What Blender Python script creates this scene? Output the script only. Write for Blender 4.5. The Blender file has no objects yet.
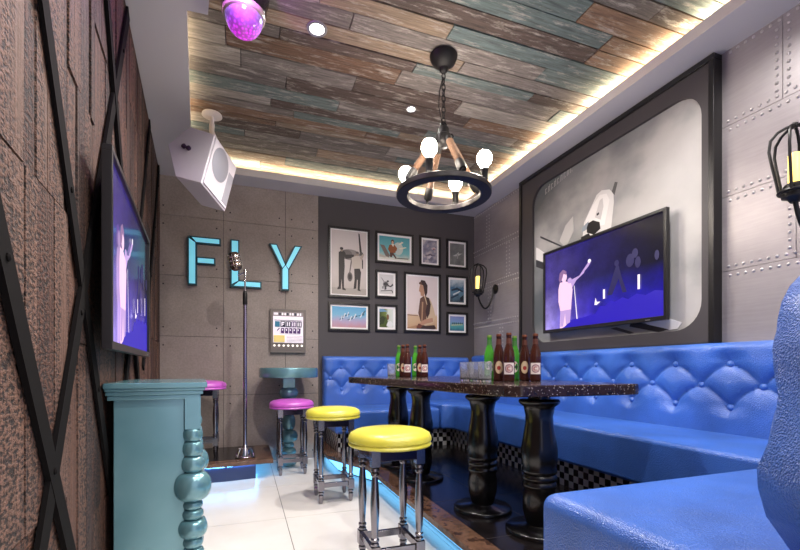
import bpy, bmesh, math, random
from mathutils import Vector, Matrix, Euler
random.seed(11)
PI = math.pi
SC = bpy.context.scene
COL = SC.collection

# ------------------------------------------------------------------ helpers
def lin(c):
    return tuple(((v / 255) / 12.92 if v / 255 <= .04045 else ((v / 255 + .055) / 1.055) ** 2.4) for v in c)

class MB:
    """collects shapes, then links them as ONE mesh object"""
    def __init__(s):
        s.bm = bmesh.new()
    def face(s, pts, m=0, smooth=False):
        vs = [s.bm.verts.new(p) for p in pts]
        try:
            f = s.bm.faces.new(vs); f.material_index = m; f.smooth = smooth
            return f
        except ValueError:
            return None
    def box(s, x0, x1, y0, y1, z0, z1, m=0, mat=None):
        P = [(x0, y0, z0), (x1, y0, z0), (x1, y1, z0), (x0, y1, z0), (x0, y0, z1), (x1, y0, z1), (x1, y1, z1), (x0, y1, z1)]
        if mat: P = [mat @ Vector(p) for p in P]
        v = [s.bm.verts.new(p) for p in P]
        for q in ((3, 2, 1, 0), (4, 5, 6, 7), (0, 1, 5, 4), (1, 2, 6, 5), (2, 3, 7, 6), (3, 0, 4, 7)):
            f = s.bm.faces.new([v[i] for i in q]); f.material_index = m
        return s
    def prism(s, poly, z0, z1, m=0, f=None):
        """poly 2D extruded between z0 and z1; f maps (a,b,c) to a point"""
        f = f or (lambda a, b, c: (a, b, c))
        A = [s.bm.verts.new(f(a, b, z0)) for a, b in poly]
        B = [s.bm.verts.new(f(a, b, z1)) for a, b in poly]
        n = len(poly)
        s.bm.faces.new(A[::-1]).material_index = m
        s.bm.faces.new(B).material_index = m
        for i in range(n):
            s.bm.faces.new((A[i], A[(i + 1) % n], B[(i + 1) % n], B[i])).material_index = m
        return s
    def lathe(s, prof, n=24, c=(0, 0, 0), mat=None, m=0, smooth=True, cap=True):
        """prof: list of (r, z) from one end to the other"""
        rings = []
        for r, z in prof:
            if r < 1e-5:
                p = Vector((c[0], c[1], c[2] + z)); p = mat @ p if mat else p
                rings.append([s.bm.verts.new(p)])
            else:
                ring = []
                for i in range(n):
                    a = 2 * PI * i / n
                    p = Vector((c[0] + r * math.cos(a), c[1] + r * math.sin(a), c[2] + z))
                    ring.append(s.bm.verts.new(mat @ p if mat else p))
                rings.append(ring)
        for k in range(len(rings) - 1):
            A, B = rings[k], rings[k + 1]
            for i in range(n):
                j = (i + 1) % n
                q = [A[i % len(A)], A[j % len(A)], B[j % len(B)], B[i % len(B)]]
                u = []
                for v in q:
                    if v not in u: u.append(v)
                if len(u) > 2:
                    f = s.bm.faces.new(u); f.smooth = smooth; f.material_index = m
        for ring in (rings[0], rings[-1]):
            if cap and len(ring) > 2:
                try: s.bm.faces.new(ring).material_index = m
                except ValueError: pass
        return s
    def ball(s, c, r, n=16, k=10, sc=(1, 1, 1), m=0):
        M = Matrix.Translation(c) @ Matrix.Diagonal((sc[0], sc[1], sc[2], 1))
        return s.lathe([(r * math.sin(PI * i / k), -r * math.cos(PI * i / k)) for i in range(k + 1)], n, mat=M, m=m)
    def tube(s, pts, r, n=8, closed=False, m=0):
        pts = [Vector(p) for p in pts]; N = len(pts); rings = []
        up = Vector((0, 0, 1)); prev = None
        for i, p in enumerate(pts):
            if closed: t = pts[(i + 1) % N] - pts[i - 1]
            else: t = pts[min(i + 1, N - 1)] - pts[max(i - 1, 0)]
            t.normalize()
            if prev is None:
                a = t.cross(up)
                if a.length < 1e-3: a = t.cross(Vector((1, 0, 0)))
            else:
                a = prev - t * prev.dot(t)
            a.normalize(); b = t.cross(a); prev = a
            rr = r[i] if isinstance(r, (list, tuple)) else r
            rings.append([s.bm.verts.new(p + (a * math.cos(2 * PI * k / n) + b * math.sin(2 * PI * k / n)) * rr) for k in range(n)])
        for i in range(N if closed else N - 1):
            A, B = rings[i], rings[(i + 1) % N]
            for k in range(n):
                f = s.bm.faces.new((A[k], A[(k + 1) % n], B[(k + 1) % n], B[k])); f.smooth = True; f.material_index = m
        if not closed:
            s.bm.faces.new(rings[0][::-1]).material_index = m; s.bm.faces.new(rings[-1]).material_index = m
        return s
    def build(s, name, mats, parent=None, loc=(0, 0, 0), rot=(0, 0, 0), bevel=0, seg=2, fix=True, ang=40):
        if fix: bmesh.ops.recalc_face_normals(s.bm, faces=s.bm.faces[:])
        me = bpy.data.meshes.new(name); s.bm.to_mesh(me); s.bm.free()
        for m in (mats if isinstance(mats, (list, tuple)) else [mats]): me.materials.append(m)
        o = bpy.data.objects.new(name, me); COL.objects.link(o)
        o.location = loc; o.rotation_euler = rot
        if parent: o.parent = parent
        if bevel:
            b = o.modifiers.new('bevel', 'BEVEL'); b.width = bevel; b.segments = seg; b.limit_method = 'ANGLE'; b.angle_limit = math.radians(50)
            for p in me.polygons: p.use_smooth = True
            me.set_sharp_from_angle(angle=math.radians(180))
            w = o.modifiers.new('wn', 'WEIGHTED_NORMAL'); w.keep_sharp = True
        elif any(p.use_smooth for p in me.polygons):
            me.set_sharp_from_angle(angle=math.radians(ang))
        return o

def empty(name, label, cat, loc=(0, 0, 0), rot=(0, 0, 0), group=None):
    o = bpy.data.objects.new(name, None); COL.objects.link(o); o.empty_display_size = .05
    o.location = loc; o.rotation_euler = rot
    return tag(o, label, cat, group)
def tag(o, label, cat, group=None):
    o['label'] = label; o['category'] = cat
    if group: o['group'] = group
    return o
def structure(o, label=None, cat=None):
    o['kind'] = 'structure'
    if label: o['label'] = label
    if cat: o['category'] = cat
    return o
def copy_tree(o, parent=None):
    c = o.copy(); COL.objects.link(c)
    if parent: c.parent = parent
    for ch in [x for x in bpy.data.objects if x.parent == o]:
        copy_tree(ch, c)
    return c
def dup(o, label, loc, rot=None):
    c = copy_tree(o); c['label'] = label; c.location = loc
    if rot: c.rotation_euler = rot
    return c

# ------------------------------------------------------------------ materials
class NT:
    def __init__(s, name):
        s.m = bpy.data.materials.new(name); s.m.use_nodes = True
        s.t = s.m.node_tree; s.b = s.t.nodes['Principled BSDF']
    def n(s, typ, **kw):
        x = s.t.nodes.new(typ)
        for k, v in kw.items():
            if k in x.inputs: x.inputs[k].default_value = v
            else: setattr(x, k, v)
        return x
    def l(s, a, b): s.t.links.new(a, b)
    def set(s, **kw):
        for k, v in kw.items(): s.b.inputs[k.replace('_', ' ')].default_value = v
        return s
    def coord(s, scale=(1, 1, 1), out='Object', rot=(0, 0, 0)):
        c = s.n('ShaderNodeTexCoord'); m = s.n('ShaderNodeMapping'); m.inputs['Scale'].default_value = scale; m.inputs['Rotation'].default_value = rot
        s.l(c.outputs[out], m.inputs['Vector']); return m.outputs['Vector']
    def noise(s, vec, scale=5, detail=4, rough=.5):
        x = s.n('ShaderNodeTexNoise'); x.inputs['Scale'].default_value = scale; x.inputs['Detail'].default_value = detail; x.inputs['Roughness'].default_value = rough
        s.l(vec, x.inputs['Vector']); return x.outputs['Fac']
    def ramp(s, fac, stops, interp='LINEAR'):
        x = s.n('ShaderNodeValToRGB'); x.color_ramp.interpolation = interp
        e = x.color_ramp.elements
        while len(e) > 1: e.remove(e[-1])
        e[0].position = stops[0][0]; e[0].color = (*stops[0][1], 1) if len(stops[0][1]) == 3 else stops[0][1]
        for p, c in stops[1:]:
            y = e.new(p); y.color = (*c, 1) if len(c) == 3 else c
        s.l(fac, x.inputs['Fac']); return x.outputs['Color']
    def mix(s, fac, a, b, mode='MIX'):
        x = s.n('ShaderNodeMix'); x.data_type = 'RGBA'; x.blend_type = mode
        for v, i in ((fac, 0), (a, 6), (b, 7)):
            if hasattr(v, 'node'): s.l(v, x.inputs[i])
            else: x.inputs[i].default_value = v if i == 0 else ((*v, 1) if len(v) == 3 else v)
        return x.outputs[2]
    def bump(s, h, strength=.3, dist=.01):
        x = s.n('ShaderNodeBump'); x.inputs['Strength'].default_value = strength; x.inputs['Distance'].default_value = dist
        s.l(h, x.inputs['Height']); s.l(x.outputs['Normal'], s.b.inputs['Normal']); return s
    def color(s, sock): s.l(sock, s.b.inputs['Base Color']); return s
_plain = {}
def plain(rgb, rough=.5, metal=0., coat=0., name=None, spec=.5):
    k = (tuple(rgb), rough, metal, coat, spec)
    if k not in _plain:
        n = NT(name or 'plain'); n.set(Base_Color=(*lin(rgb), 1), Roughness=rough, Metallic=metal, Coat_Weight=coat, Specular_IOR_Level=spec); n.b.inputs['Coat Roughness'].default_value = .15
        _plain[k] = n.m
    return _plain[k]
def emit(rgb, strength, name='glow'):
    n = NT(name); n.set(Base_Color=(*lin(rgb), 1), Emission_Color=(*lin(rgb), 1), Emission_Strength=strength, Roughness=.4)
    return n.m

def board_material(name, palette, along, rough, wear, bumpy, grain=(1, 60)):
    n = NT(name)
    a = n.n('ShaderNodeAttribute'); a.attribute_name = 'tone'
    base = n.ramp(a.outputs['Fac'], [(i / len(palette), lin(c)) for i, c in enumerate(palette)], 'CONSTANT')
    sc = [grain[1]] * 3; sc[along] = grain[0] * 2
    v = n.coord(tuple(sc)); g = n.noise(v, 1.0, 6, .65)
    sc2 = [26] * 3; sc2[along] = 5
    v2 = n.coord(tuple(sc2)); w = n.noise(v2, 1.0, 8, .75)
    dark = n.ramp(g, [(.3, (.42, .42, .42)), (.7, (1.25, 1.25, 1.25))])
    c1 = n.mix(1.0, base, dark, 'MULTIPLY')
    wf = n.ramp(w, [(.52, (0, 0, 0)), (.66, (wear[1],) * 3)])
    c2 = n.mix(wf, c1, lin(wear[0]))
    n.color(c2); n.set(Roughness=rough)
    ad = n.n('ShaderNodeMath', operation='ADD'); n.l(g, ad.inputs[0]); n.l(w, ad.inputs[1])
    n.bump(ad.outputs[0], bumpy, .01)
    return n.m

M_ceil = board_material('reclaimed_boards', [(126, 98, 78), (104, 96, 92), (146, 124, 106), (92, 106, 106), (82, 68, 62), (134, 116, 98), (116, 108, 104), (108, 82, 64), (150, 142, 134), (100, 112, 110)], 0, .75, ((176, 170, 162), .75), .8, (2.5, 70))
def wood_wall_material():
    n = NT('sawn_wood')
    a = n.n('ShaderNodeAttribute'); a.attribute_name = 'tone'
    pal = [(88, 58, 46), (110, 77, 62), (76, 51, 42), (122, 92, 78), (98, 66, 53), (82, 59, 52), (114, 84, 70)]
    base = n.ramp(a.outputs['Fac'], [(i / len(pal), lin(c)) for i, c in enumerate(pal)], 'CONSTANT')
    v = n.coord((60, 60, 2)); g = n.noise(v, 1, 6, .65)
    v2 = n.coord((90, 60, 110)); saw = n.noise(v2, 1.0, 3, .6)
    v3 = n.coord((2, 9, .7)); zone = n.noise(v3, 1.0, 2, .5)
    c1 = n.mix(1.0, base, n.ramp(g, [(.3, (.5, .5, .5)), (.7, (1.2, 1.2, 1.2))]), 'MULTIPLY')
    sz = n.ramp(zone, [(.36, (.2,) * 3), (.5, (1,) * 3)])
    sm = n.ramp(saw, [(.43, (.12, .1, .09)), (.54, (1.15, 1.06, 1.0))])
    c2 = n.mix(sz, c1, n.mix(1.0, c1, sm, 'MULTIPLY'))
    n.color(c2); n.set(Roughness=.6)
    mu = n.n('ShaderNodeMath', operation='MULTIPLY'); n.l(saw, mu.inputs[0]); n.l(sz, mu.inputs[1])
    ad = n.n('ShaderNodeMath', operation='ADD'); n.l(mu.outputs[0], ad.inputs[0]); n.l(g, ad.inputs[1])
    n.bump(ad.outputs[0], 1.0, .015)
    return n.m
M_wood = wood_wall_material()

def stone(name, dark, light, speck, scale, rough, spk=None, dens=.16):
    n = NT(name); v = n.coord()
    f = n.noise(v, scale, 8, .65)
    c = n.ramp(f, [(.3, lin(dark)), (.55, lin(light)), (.62, lin(dark)), (.8, lin(light))])
    if spk:
        vo = n.n('ShaderNodeTexVoronoi', Scale=spk); n.l(v, vo.inputs['Vector'])
        k = n.ramp(vo.outputs['Distance'], [(dens * .7, (1, 1, 1)), (dens, (0, 0, 0))])
        vr = n.noise(v, spk * .6, 1, .5); k2 = n.ramp(vr, [(.5, (0, 0, 0)), (.56, (1, 1, 1))])
        kk = n.mix(1.0, k, k2, 'MULTIPLY')
        c = n.mix(kk, c, lin(speck))
    n.color(c); n.set(Roughness=rough); return n.m
M_granite = stone('speckled_granite', (30, 22, 22), (56, 40, 38), (220, 205, 196), 18, .14, 115, .27)
M_marble = stone('brown_marble', (56, 38, 31), (116, 86, 68), (0, 0, 0), 9, .12)
M_darktile = stone('black_floor_tile', (13, 11, 12), (30, 25, 25), (0, 0, 0), 5, .2)

def concrete():
    n = NT('concrete'); v = n.coord()
    f = n.noise(v, 2.5, 8, .6); f2 = n.noise(v, 60, 3, .6)
    c = n.ramp(f, [(.3, lin((134, 122, 116))), (.7, lin((160, 148, 141)))])
    c = n.mix(.25, c, n.ramp(f2, [(.35, lin((112, 102, 98))), (.65, lin((168, 156, 150)))]))
    n.color(c); n.set(Roughness=.62); n.bump(f2, .15, .004); return n.m
M_conc = concrete()
M_darkwall = plain((74, 70, 72), .7, name='dark_grey_paint')
M_groove = plain((38, 34, 34), .8, name='dark_groove')
def metal_panel():
    n = NT('riveted_sheet_metal'); v = n.coord((1, 6, 90)); f = n.noise(v, 1, 4, .6); v2 = n.coord(); g = n.noise(v2, 1.6, 4, .6)
    c = n.mix(.5, n.ramp(f, [(.3, lin((146, 140, 143))), (.7, lin((164, 158, 160)))]), n.ramp(g, [(.35, lin((138, 132, 135))), (.65, lin((170, 164, 166)))]))
    n.color(c); n.set(Roughness=.4, Metallic=.3); n.bump(f, .05, .003); return n.m
M_metal = metal_panel()
M_rivet = plain((196, 190, 190), .3, .7, name='rivet_metal')
M_white = plain((198, 194, 196), .6, name='white_plaster')
def tile():
    n = NT('cream_floor_tile'); v = n.coord(); f = n.noise(v, 3, 6, .6)
    n.color(n.ramp(f, [(.3, lin((226, 221, 215))), (.7, lin((236, 232, 227)))])); n.set(Roughness=.24, Specular_IOR_Level=.5); return n.m
M_tile = tile()
M_joint = plain((70, 64, 62), .7, name='tile_joint')
M_black = plain((22, 20, 21), .42, .3, name='black_iron')
M_strap = plain((15, 12, 12), .9, 0, 0, 'black_strap', .15)
M_gloss = plain((11, 10, 11), .26, 0, .25, name='black_lacquer')
M_chrome = plain((142, 138, 144), .22, 1., name='dark_chrome')
M_bright = plain((215, 212, 216), .12, 1., name='polished_chrome')
def leather(name, rgb, scale, strength, rough=.33, sparkle=0):
    n = NT(name); v = n.coord()
    vo = n.n('ShaderNodeTexVoronoi', Scale=scale); n.l(v, vo.inputs['Vector']); f = n.noise(v, 3.5, 3, .5)
    a = [c * .9 for c in rgb]; b = [min(255, c * 1.06) for c in rgb]
    n.color(n.ramp(f, [(.35, lin(a)), (.65, lin(b))]))
    n.set(Roughness=rough, Specular_IOR_Level=.6, Coat_Weight=.25); n.b.inputs['Coat Roughness'].default_value = .3
    n.bump(vo.outputs['Distance'], strength, .004); return n.m
M_blue = leather('blue_leather', (60, 106, 194), 210, .6, .3)
M_yellow = leather('yellow_vinyl', (228, 218, 78), 120, .12, .35)
M_purple = leather('purple_vinyl', (204, 96, 204), 120, .12, .35)
def pearl():
    n = NT('teal_pearl'); v = n.coord(); f = n.noise(v, 4, 3, .5)
    n.color(n.ramp(f, [(.3, lin((104, 152, 162))), (.7, lin((122, 168, 177)))])); n.set(Roughness=.24, Metallic=.45, Coat_Weight=.6); n.b.inputs['Coat Roughness'].default_value = .12; return n.m
M_teal = pearl()
def checker():
    n = NT('black_white_checker'); v = n.coord((1, 1, 1)); c = n.n('ShaderNodeTexChecker', Scale=1 / .045)
    ad = n.n('ShaderNodeVectorMath', operation='ADD'); ad.inputs[1].default_value = (.0101, .0101, .0002)
    n.l(v, ad.inputs[0]); n.l(ad.outputs[0], c.inputs['Vector'])
    c.inputs['Color1'].default_value = (*lin((205, 202, 200)), 1); c.inputs['Color2'].default_value = (*lin((16, 15, 16)), 1)
    n.color(c.outputs['Color']); n.set(Roughness=.2); return n.m
M_check = checker()
def glass(name, rgb, rough=.02, trans=1., ior=1.45):
    n = NT(name); n.set(Base_Color=(*lin(rgb), 1), Roughness=rough, Transmission_Weight=trans, IOR=ior); return n.m
M_green = glass('green_bottle_glass', (92, 190, 60), .08, .5)
M_brown = glass('brown_bottle_glass', (76, 38, 28), .1, .35)
M_clear = glass('clear_glass', (240, 242, 246), .04, .9, 1.45)
M_label = plain((226, 214, 200), .6, name='paper_label')
M_red = plain((160, 44, 40), .5, name='label_red')
M_plum = plain((120, 60, 84), .5, name='label_plum')
M_gold = plain((186, 150, 96), .4, .4, name='gold_foil')
M_rope = leather('tan_rope', (88, 62, 42), 260, .6, .8)
M_bulb = emit((255, 240, 222), 130, 'lit_bulb')
M_candle = emit((255, 222, 120), 1.4, 'lit_candle')
M_lens = emit((255, 248, 240), 12, 'downlight_lens')
M_led = emit((112, 194, 248), 2.6, 'blue_led_strip')
M_cyan = emit((122, 208, 230), .5, 'cyan_letter_face')
M_tealside = plain((18, 74, 84), .4, name='letter_side')

# ------------------------------------------------------------------ room dimensions
RX, BY = 2.75, 4.82            # right wall, back wall
SOF, LIP, CEI = 2.92, 2.99, 3.07
NEAR = -1.5
PLAT = .18
def left_x(y): return -.352 - .0895 * y
PHI = math.atan(.0895)

# floor: tiles with dark joints
mb = MB()
mb.box(-.9, RX, NEAR, BY, -.06, -.003, 1)
xs = [-.56, .26, 1.085, 1.905, 2.725]; ys = [-1.16, -.34, .48, 1.31, 2.13, 2.954, 3.775, 4.595]
xe = [-.9] + xs + [RX]; ye = [NEAR] + ys + [BY]
for i in range(len(xe) - 1):
    for j in range(len(ye) - 1):
        mb.box(xe[i] + .0018, xe[i + 1] - .0018, ye[j] + .0014, ye[j + 1] - .0014, -.02, 0, 0)
structure(mb.build('floor', [M_tile, M_joint]))

# ceiling: reclaimed boards running across the room
def boards(mb, rows, lens, make, pool=10):
    tone = mb.bm.faces.layers.float.get('tone') or mb.bm.faces.layers.float.new('tone')
    for a0, a1 in rows:
        p = lens[0] - (random.uniform(0, lens[2]) if lens[2] < 4 else 0)
        last = -1
        while p < lens[1]:
            L = random.uniform(lens[2], lens[3]); q = min(p + L, lens[1])
            k = random.randrange(pool)
            if k == last: k = (k + 3) % pool
            last = k
            before = len(mb.bm.faces)
            make(max(p, lens[0]), q, a0, a1)
            mb.bm.faces.ensure_lookup_table()
            for f in mb.bm.faces[before:]: f[tone] = (k + .5) / pool
            p = q
def rows(a, b, w0, w1):
    r = []; p = a
    while p < b:
        q = min(p + random.uniform(w0, w1), b); r.append((p, q)); p = q
    return r
mb = MB()
mb.bm.faces.layers.float.new('tone')
mb.box(-.95, RX, NEAR, BY, CEI + .02, CEI + .1, 1)
boards(mb, rows(NEAR, BY, .075, .17), (-.95, RX, .55, 1.7), lambda p, q, a, b: mb.box(p + .003, q - .003, a + .004, b - .004, CEI + random.uniform(-.003, .003), CEI + .03, 0))
structure(mb.build('ceiling', [M_ceil, M_groove]))

# white soffit around the recessed ceiling (open underside lip with a cove above)
def lip_x(y): return (-.06 - .0895 * y) if y >= 2.56 else (-.184 + (2.56 - y) * .12)
mb = MB()
mb.prism([(RX - .277, NEAR), (RX, NEAR), (RX, BY), (RX - .277, BY - .262)], SOF, LIP)
mb.prism([(lip_x(BY - .262), BY - .262), (RX - .277, BY - .262), (RX, BY), (left_x(BY), BY)], SOF, LIP)
mb.prism([(left_x(2.56), 2.56), (lip_x(2.56), 2.56), (lip_x(BY - .262), BY - .262), (left_x(BY), BY)], SOF, LIP)
mb.prism([(left_x(NEAR), NEAR), (lip_x(NEAR), NEAR), (-.184, 2.555), (-.289, 2.56), (left_x(2.56), 2.56)], SOF, LIP)
structure(mb.build('trim_1', M_white), 'white plaster soffit around the recessed board ceiling', 'soffit')

# left wall: sawn vertical planks, built in a frame turned to the wall (x inward, y along, z up)
mb = MB(); mb.bm.faces.layers.float.new('tone')
mb.box(-.12, -.012, NEAR, BY + .04, 0, CEI, 1)
for a, b, joints in ((NEAR, .2, (1.2, 2.1)), (.2, 1.05, (.86, 1.9, 2.6)), (1.05, 1.55, (.62, 1.455, 2.36)), (1.55, 1.9, (.33, 1.08, 1.9)), (1.9, 2.7, (.46, 1.3, 2.29)), (2.7, 3.6, (.8, 1.62, 2.5)), (3.6, BY + .03, (.55, 1.25, 2.1))):
    zz_ = [0] + list(joints) + [CEI]
    for p, q in zip(zz_, zz_[1:]):
        boards(mb, rows(a, b, .075, .15), (p + .002, q - .002, 5, 6), lambda p, q, a, b: mb.box(-.02, random.uniform(-.008, 0), a + .002, b - .002, p, q, 0), 7)
structure(mb.build('wall_left', [M_wood, M_groove], loc=(-.352, 0, 0), rot=(0, 0, PHI)))
# black iron straps crossing the planks
def strap(i, a, b, w=.064):
    (y0, z0), (y1, z1) = a, b
    f = math.sqrt(1 + .0895 ** 2); y0 *= f; y1 *= f
    d = Vector((0, y1 - y0, z1 - z0)); n = Vector((0, -d.z, d.y)).normalized() * w / 2
    mb = MB()
    P = [Vector((.001, y0, z0)) - n, Vector((.001, y1, z1)) - n, Vector((.001, y1, z1)) + n, Vector((.001, y0, z0)) + n]
    x0, x1 = .0005, .0105 + .0015 * (i % 4)
    A = [mb.bm.verts.new((x0, p.y, p.z)) for p in P]; B = [mb.bm.verts.new((x1, p.y, p.z)) for p in P]
    mb.bm.faces.new(A); mb.bm.faces.new(B)
    for k in range(4): mb.bm.faces.new((A[k], A[(k + 1) % 4], B[(k + 1) % 4], B[k]))
    t = 0.12
    while t < .95:                                            # bolt heads along the strap
        c = Vector((x1, y0 + (y1 - y0) * t, z0 + (z1 - z0) * t))
        mb.lathe([(.009, -.001), (.009, .003), (.005, .006), (0, .006)], 8, mat=Matrix.Translation(c) @ Matrix.Rotation(PI / 2, 4, 'Y'))
        t += .25
    o = mb.build('trim_%d' % (i + 2), M_strap, loc=(-.352, 0, 0), rot=(0, 0, PHI))
    structure(o)
STR = [((.96, 2.42), (2.47, .0)), ((2.66, 2.9), (1.0, .12)), ((.60, 1.93), (1.80, .0)), ((1.83, 2.9), (3.45, .3)), ((3.80, 2.9), (2.25, .35)), ((4.62, 2.9), (3.35, 1.0)), ((.82, 2.9), (.3, 2.0))]
for i, (a, b) in enumerate(STR): strap(i, a, b)

# back wall: concrete panels on the left, dark paint on the right
mb = MB()
mb.box(-.95, RX + .1, BY + .012, BY + .12, 0, CEI, 1)
cx = [-.95, -.82, -.2, .424, .781]; cz = [0, .72, 1.32, 1.93, 2.53, CEI]
for i in range(4):
    for j in range(5):
        mb.box(cx[i] + .002, cx[i + 1] - .002, BY, BY + .02, cz[j] + .002, cz[j + 1] - .002, 0)
        for sx in (cx[i] + .065, cx[i + 1] - .065):
            for szz in (cz[j] + .09, cz[j + 1] - .09):
                if -.78 < sx < .76 and cx[i + 1] - cx[i] > .2:
                    mb.lathe([(.0075, -.0006), (.0075, .002)], 10, mat=Matrix.Translation((sx, BY, szz)) @ Matrix.Rotation(PI / 2, 4, 'X'), m=1)
mb.box(.783, RX + .1, BY - .004, BY + .02, 0, CEI, 2)
structure(mb.build('wall_back', [M_conc, M_groove, M_darkwall]))

# right wall: riveted sheet metal
mb = MB()
mb.box(RX + .01, RX + .12, NEAR, BY + .1, 0, CEI, 2)
near_z = [0, .9, 1.586, 2.036, 2.462, CEI]; far_z = [0, 1.06, 1.526, 1.988, 2.43, CEI]
near_v = [[.2], [.95, -.2], [1.426, .35], [.9, -.1], [1.486, .45]]; far_v = [[4.3], [4.2], [4.45], [4.07], [4.485]]
RIV = []
def rivet(y, z): RIV.append((round(y, 3), round(z, 3)))
def panelise(y0, y1, zs, vs):
    for j in range(5):
        yy = sorted([y0] + vs[j] + [y1])
        for k in range(len(yy) - 1):
            mb.box(RX, RX + .015, yy[k] + .0015, yy[k + 1] - .0015, zs[j] + .0015, zs[j + 1] - .0015, 0)
        for v in vs[j]:
            z = zs[j] + .06
            while z < min(zs[j + 1], 2.9) - .04:
                rivet(v - .028, z); rivet(v + .028, z); z += .042
    for j in range(1, 5):
        if zs[j] < 1.1: continue
        y = y0 + .02
        while y < y1:
            rivet(y, zs[j] - .028); rivet(y + .01, zs[j] + .028); y += .042
    y = y0 + .02
    while y < y1: rivet(y, 2.9); y += .042
panelise(NEAR, 2.6, near_z, near_v)
panelise(2.6, BY, far_z, far_v)
for y, z in RIV:
    if 1.79 < y < 3.775 or y < .9 or z < 1.17: continue
    mb.lathe([(.0095, -.001), (.0085, .003), (.005, .0062), (0, .007)], 8, mat=Matrix.Translation((RX, y, z)) @ Matrix.Rotation(-PI / 2, 4, 'Y'), m=1)
structure(mb.build('wall_right', [M_metal, M_rivet, M_groove]))

# ------------------------------------------------------------------ raised platform, stage
slab = [(.968, NEAR), (.968, 3.48), (.74, 4.05), (.74, BY - .004), (RX - .004, BY - .006), (RX - .004, NEAR)]
base = [(1.12, NEAR), (1.12, 3.53), (.87, 4.13), (.87, BY - .004), (RX - .004, BY - .006), (RX - .004, NEAR)]
plat = empty('platform', 'raised platform edged in brown marble under the table and blue sofas', 'platform', (1.8, 2, 0))
T = lambda P: [(x - 1.8, y - 2) for x, y in P]
mb = MB(); mb.prism(T(slab), .14, PLAT - .002, 0); mb.build('slab', M_marble, plat, bevel=.004)
inner = [(1.09, NEAR + .01), (1.09, 3.5), (.87, 4.1), (.87, BY - .01), (RX - .01, BY - .01), (RX - .01, NEAR + .01)]
mb = MB(); mb.prism(T(inner), PLAT - .003, PLAT - .0008, 0)
mb.build('tile_top', M_darktile, plat)
mb = MB()
for y in (.6, 1.2, 1.8, 2.4, 3.0, 3.6): mb.box(1.092 - 1.8, .8, y - 2 - .0015, y - 2 + .0015, PLAT - .001, PLAT - .0004)
for x in (1.45, 2.05): mb.box(x - 1.8 - .0015, x - 1.8 + .0015, NEAR - 1.9, 2.6, PLAT - .001, PLAT - .0004)
mb.build('tile_joint', plain((60, 54, 54), .4), plat)
mb = MB(); mb.prism(T(base), 0, .14); mb.build('base', plain((26, 30, 60), .4), plat)
def led_run(name, poly, off, parent, z0=.03, z1=.075, m=None):
    mb = MB()
    for i in range(len(poly) - 1):
        a, b = Vector(poly[i]), Vector(poly[i + 1]); d = (b - a).normalized(); n = Vector((-d.y, d.x)) * off
        P = [a + d * .01, b - d * .01, b - d * .01 + n, a + d * .01 + n]
        mb.prism([(p.x, p.y) for p in P], z0, z1)
    o = mb.build(name, m or M_led, parent); o['label'] = 'glowing cyan light strip'; return o
led_run('light_strip', T(base[:4]), .008, plat, .012, .095)

stage_top = [(left_x(3.99) + .008, 3.99), (-.02, 4.02), (.126, 4.045), (.25, 4.05), (.25, BY - .006), (left_x(BY) + .008, BY - .006)]
stage_base = [(left_x(4.07) + .01, 4.07), (-.15, 4.08), (.10, 4.12), (.12, BY - .006), (left_x(BY) + .01, BY - .006)]
stg = empty('stage', 'low marble-topped stage with blue glow beneath in the back left corner', 'stage', (-.3, 4.4, 0))
T2 = lambda P: [(x + .3, y - 4.4) for x, y in P]
mb = MB(); mb.prism(T2(stage_top), .14, PLAT - .002); mb.build('slab', M_marble, stg, bevel=.004)
mb = MB(); mb.prism(T2([(left_x(4.11) + .012, 4.11), (-.02, 4.13), (.10, 4.16), (.10, BY - .02), (left_x(BY) + .02, BY - .02)]), PLAT - .003, PLAT); mb.build('tile_top', M_darktile, stg)
mb = MB(); mb.prism(T2(stage_base), 0, .14); mb.build('base', plain((60, 72, 110), .35), stg)
led_run('light_strip', T2(stage_base[:4])[::1], -.008, stg, .127, .138, emit((96, 186, 255), 30, 'stage_led'))

# ------------------------------------------------------------------ sofas
def tuft(mb, L, z0, z1, sp, ph, f, zm=.897, dz=.126, puff=.05, T=.09, step=.014):
    """tufted back cushion: a along, z up, d outward; f maps (a,z,d)"""
    na = max(8, int(L / step)); zs = []
    z = z0
    while z < z1 - .055: zs.append((z, 0)); z += step
    nr = 6
    prof = zs + [(z1 - .05 + .05 * math.sin(PI / 2 * k / nr), .05 * (1 - math.cos(PI / 2 * k / nr))) for k in range(nr + 1)]
    G = []
    for z, drop in prof:
        row = []
        for i in range(na + 1):
            a = L * i / na
            p = (a - ph) / (sp / 2); q = (z - zm) / dz - .17 * abs(math.sin(PI * p)) * max(0, min(1, 2 - abs((z - zm) / dz)))
            qc = max(-1, min(1, q))
            U, V = (p + qc + 1) / 2, (p - qc + 1) / 2
            g = (abs(math.sin(PI * U)) * abs(math.sin(PI * V))) ** .36
            if q > 1:
                w = min(1, (q - 1) / .85); w = w * w * (3 - 2 * w); g = g * (1 - w) + w
            if q < -1:
                w = min(1, (-1 - q) / .55); w = w * w * (3 - 2 * w); g = g * (1 - w) + w
            e = min(a, L - a)
            er = 0 if e > .04 else .04 * (1 - math.sqrt(max(0, 1 - ((.04 - e) / .04) ** 2)))
            row.append(mb.bm.verts.new(f(a, z, T + puff * g - drop - er)))
        G.append(row)
    back = [[mb.bm.verts.new(f(L * i / na, z, 0)) for i in range(na + 1)] for z in (z0, z1)]
    G = [back[0]] + G + [back[1]]
    for j in range(len(G) - 1):
        for i in range(na):
            mb.bm.faces.new((G[j][i], G[j][i + 1], G[j + 1][i + 1], G[j + 1][i])).smooth = True
    for i in (0, na): mb.bm.faces.new([r[i] for r in G])
    for i in range(na): mb.bm.faces.new((back[0][i], back[0][i + 1], back[1][i + 1], back[1][i]))
btn = None
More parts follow.
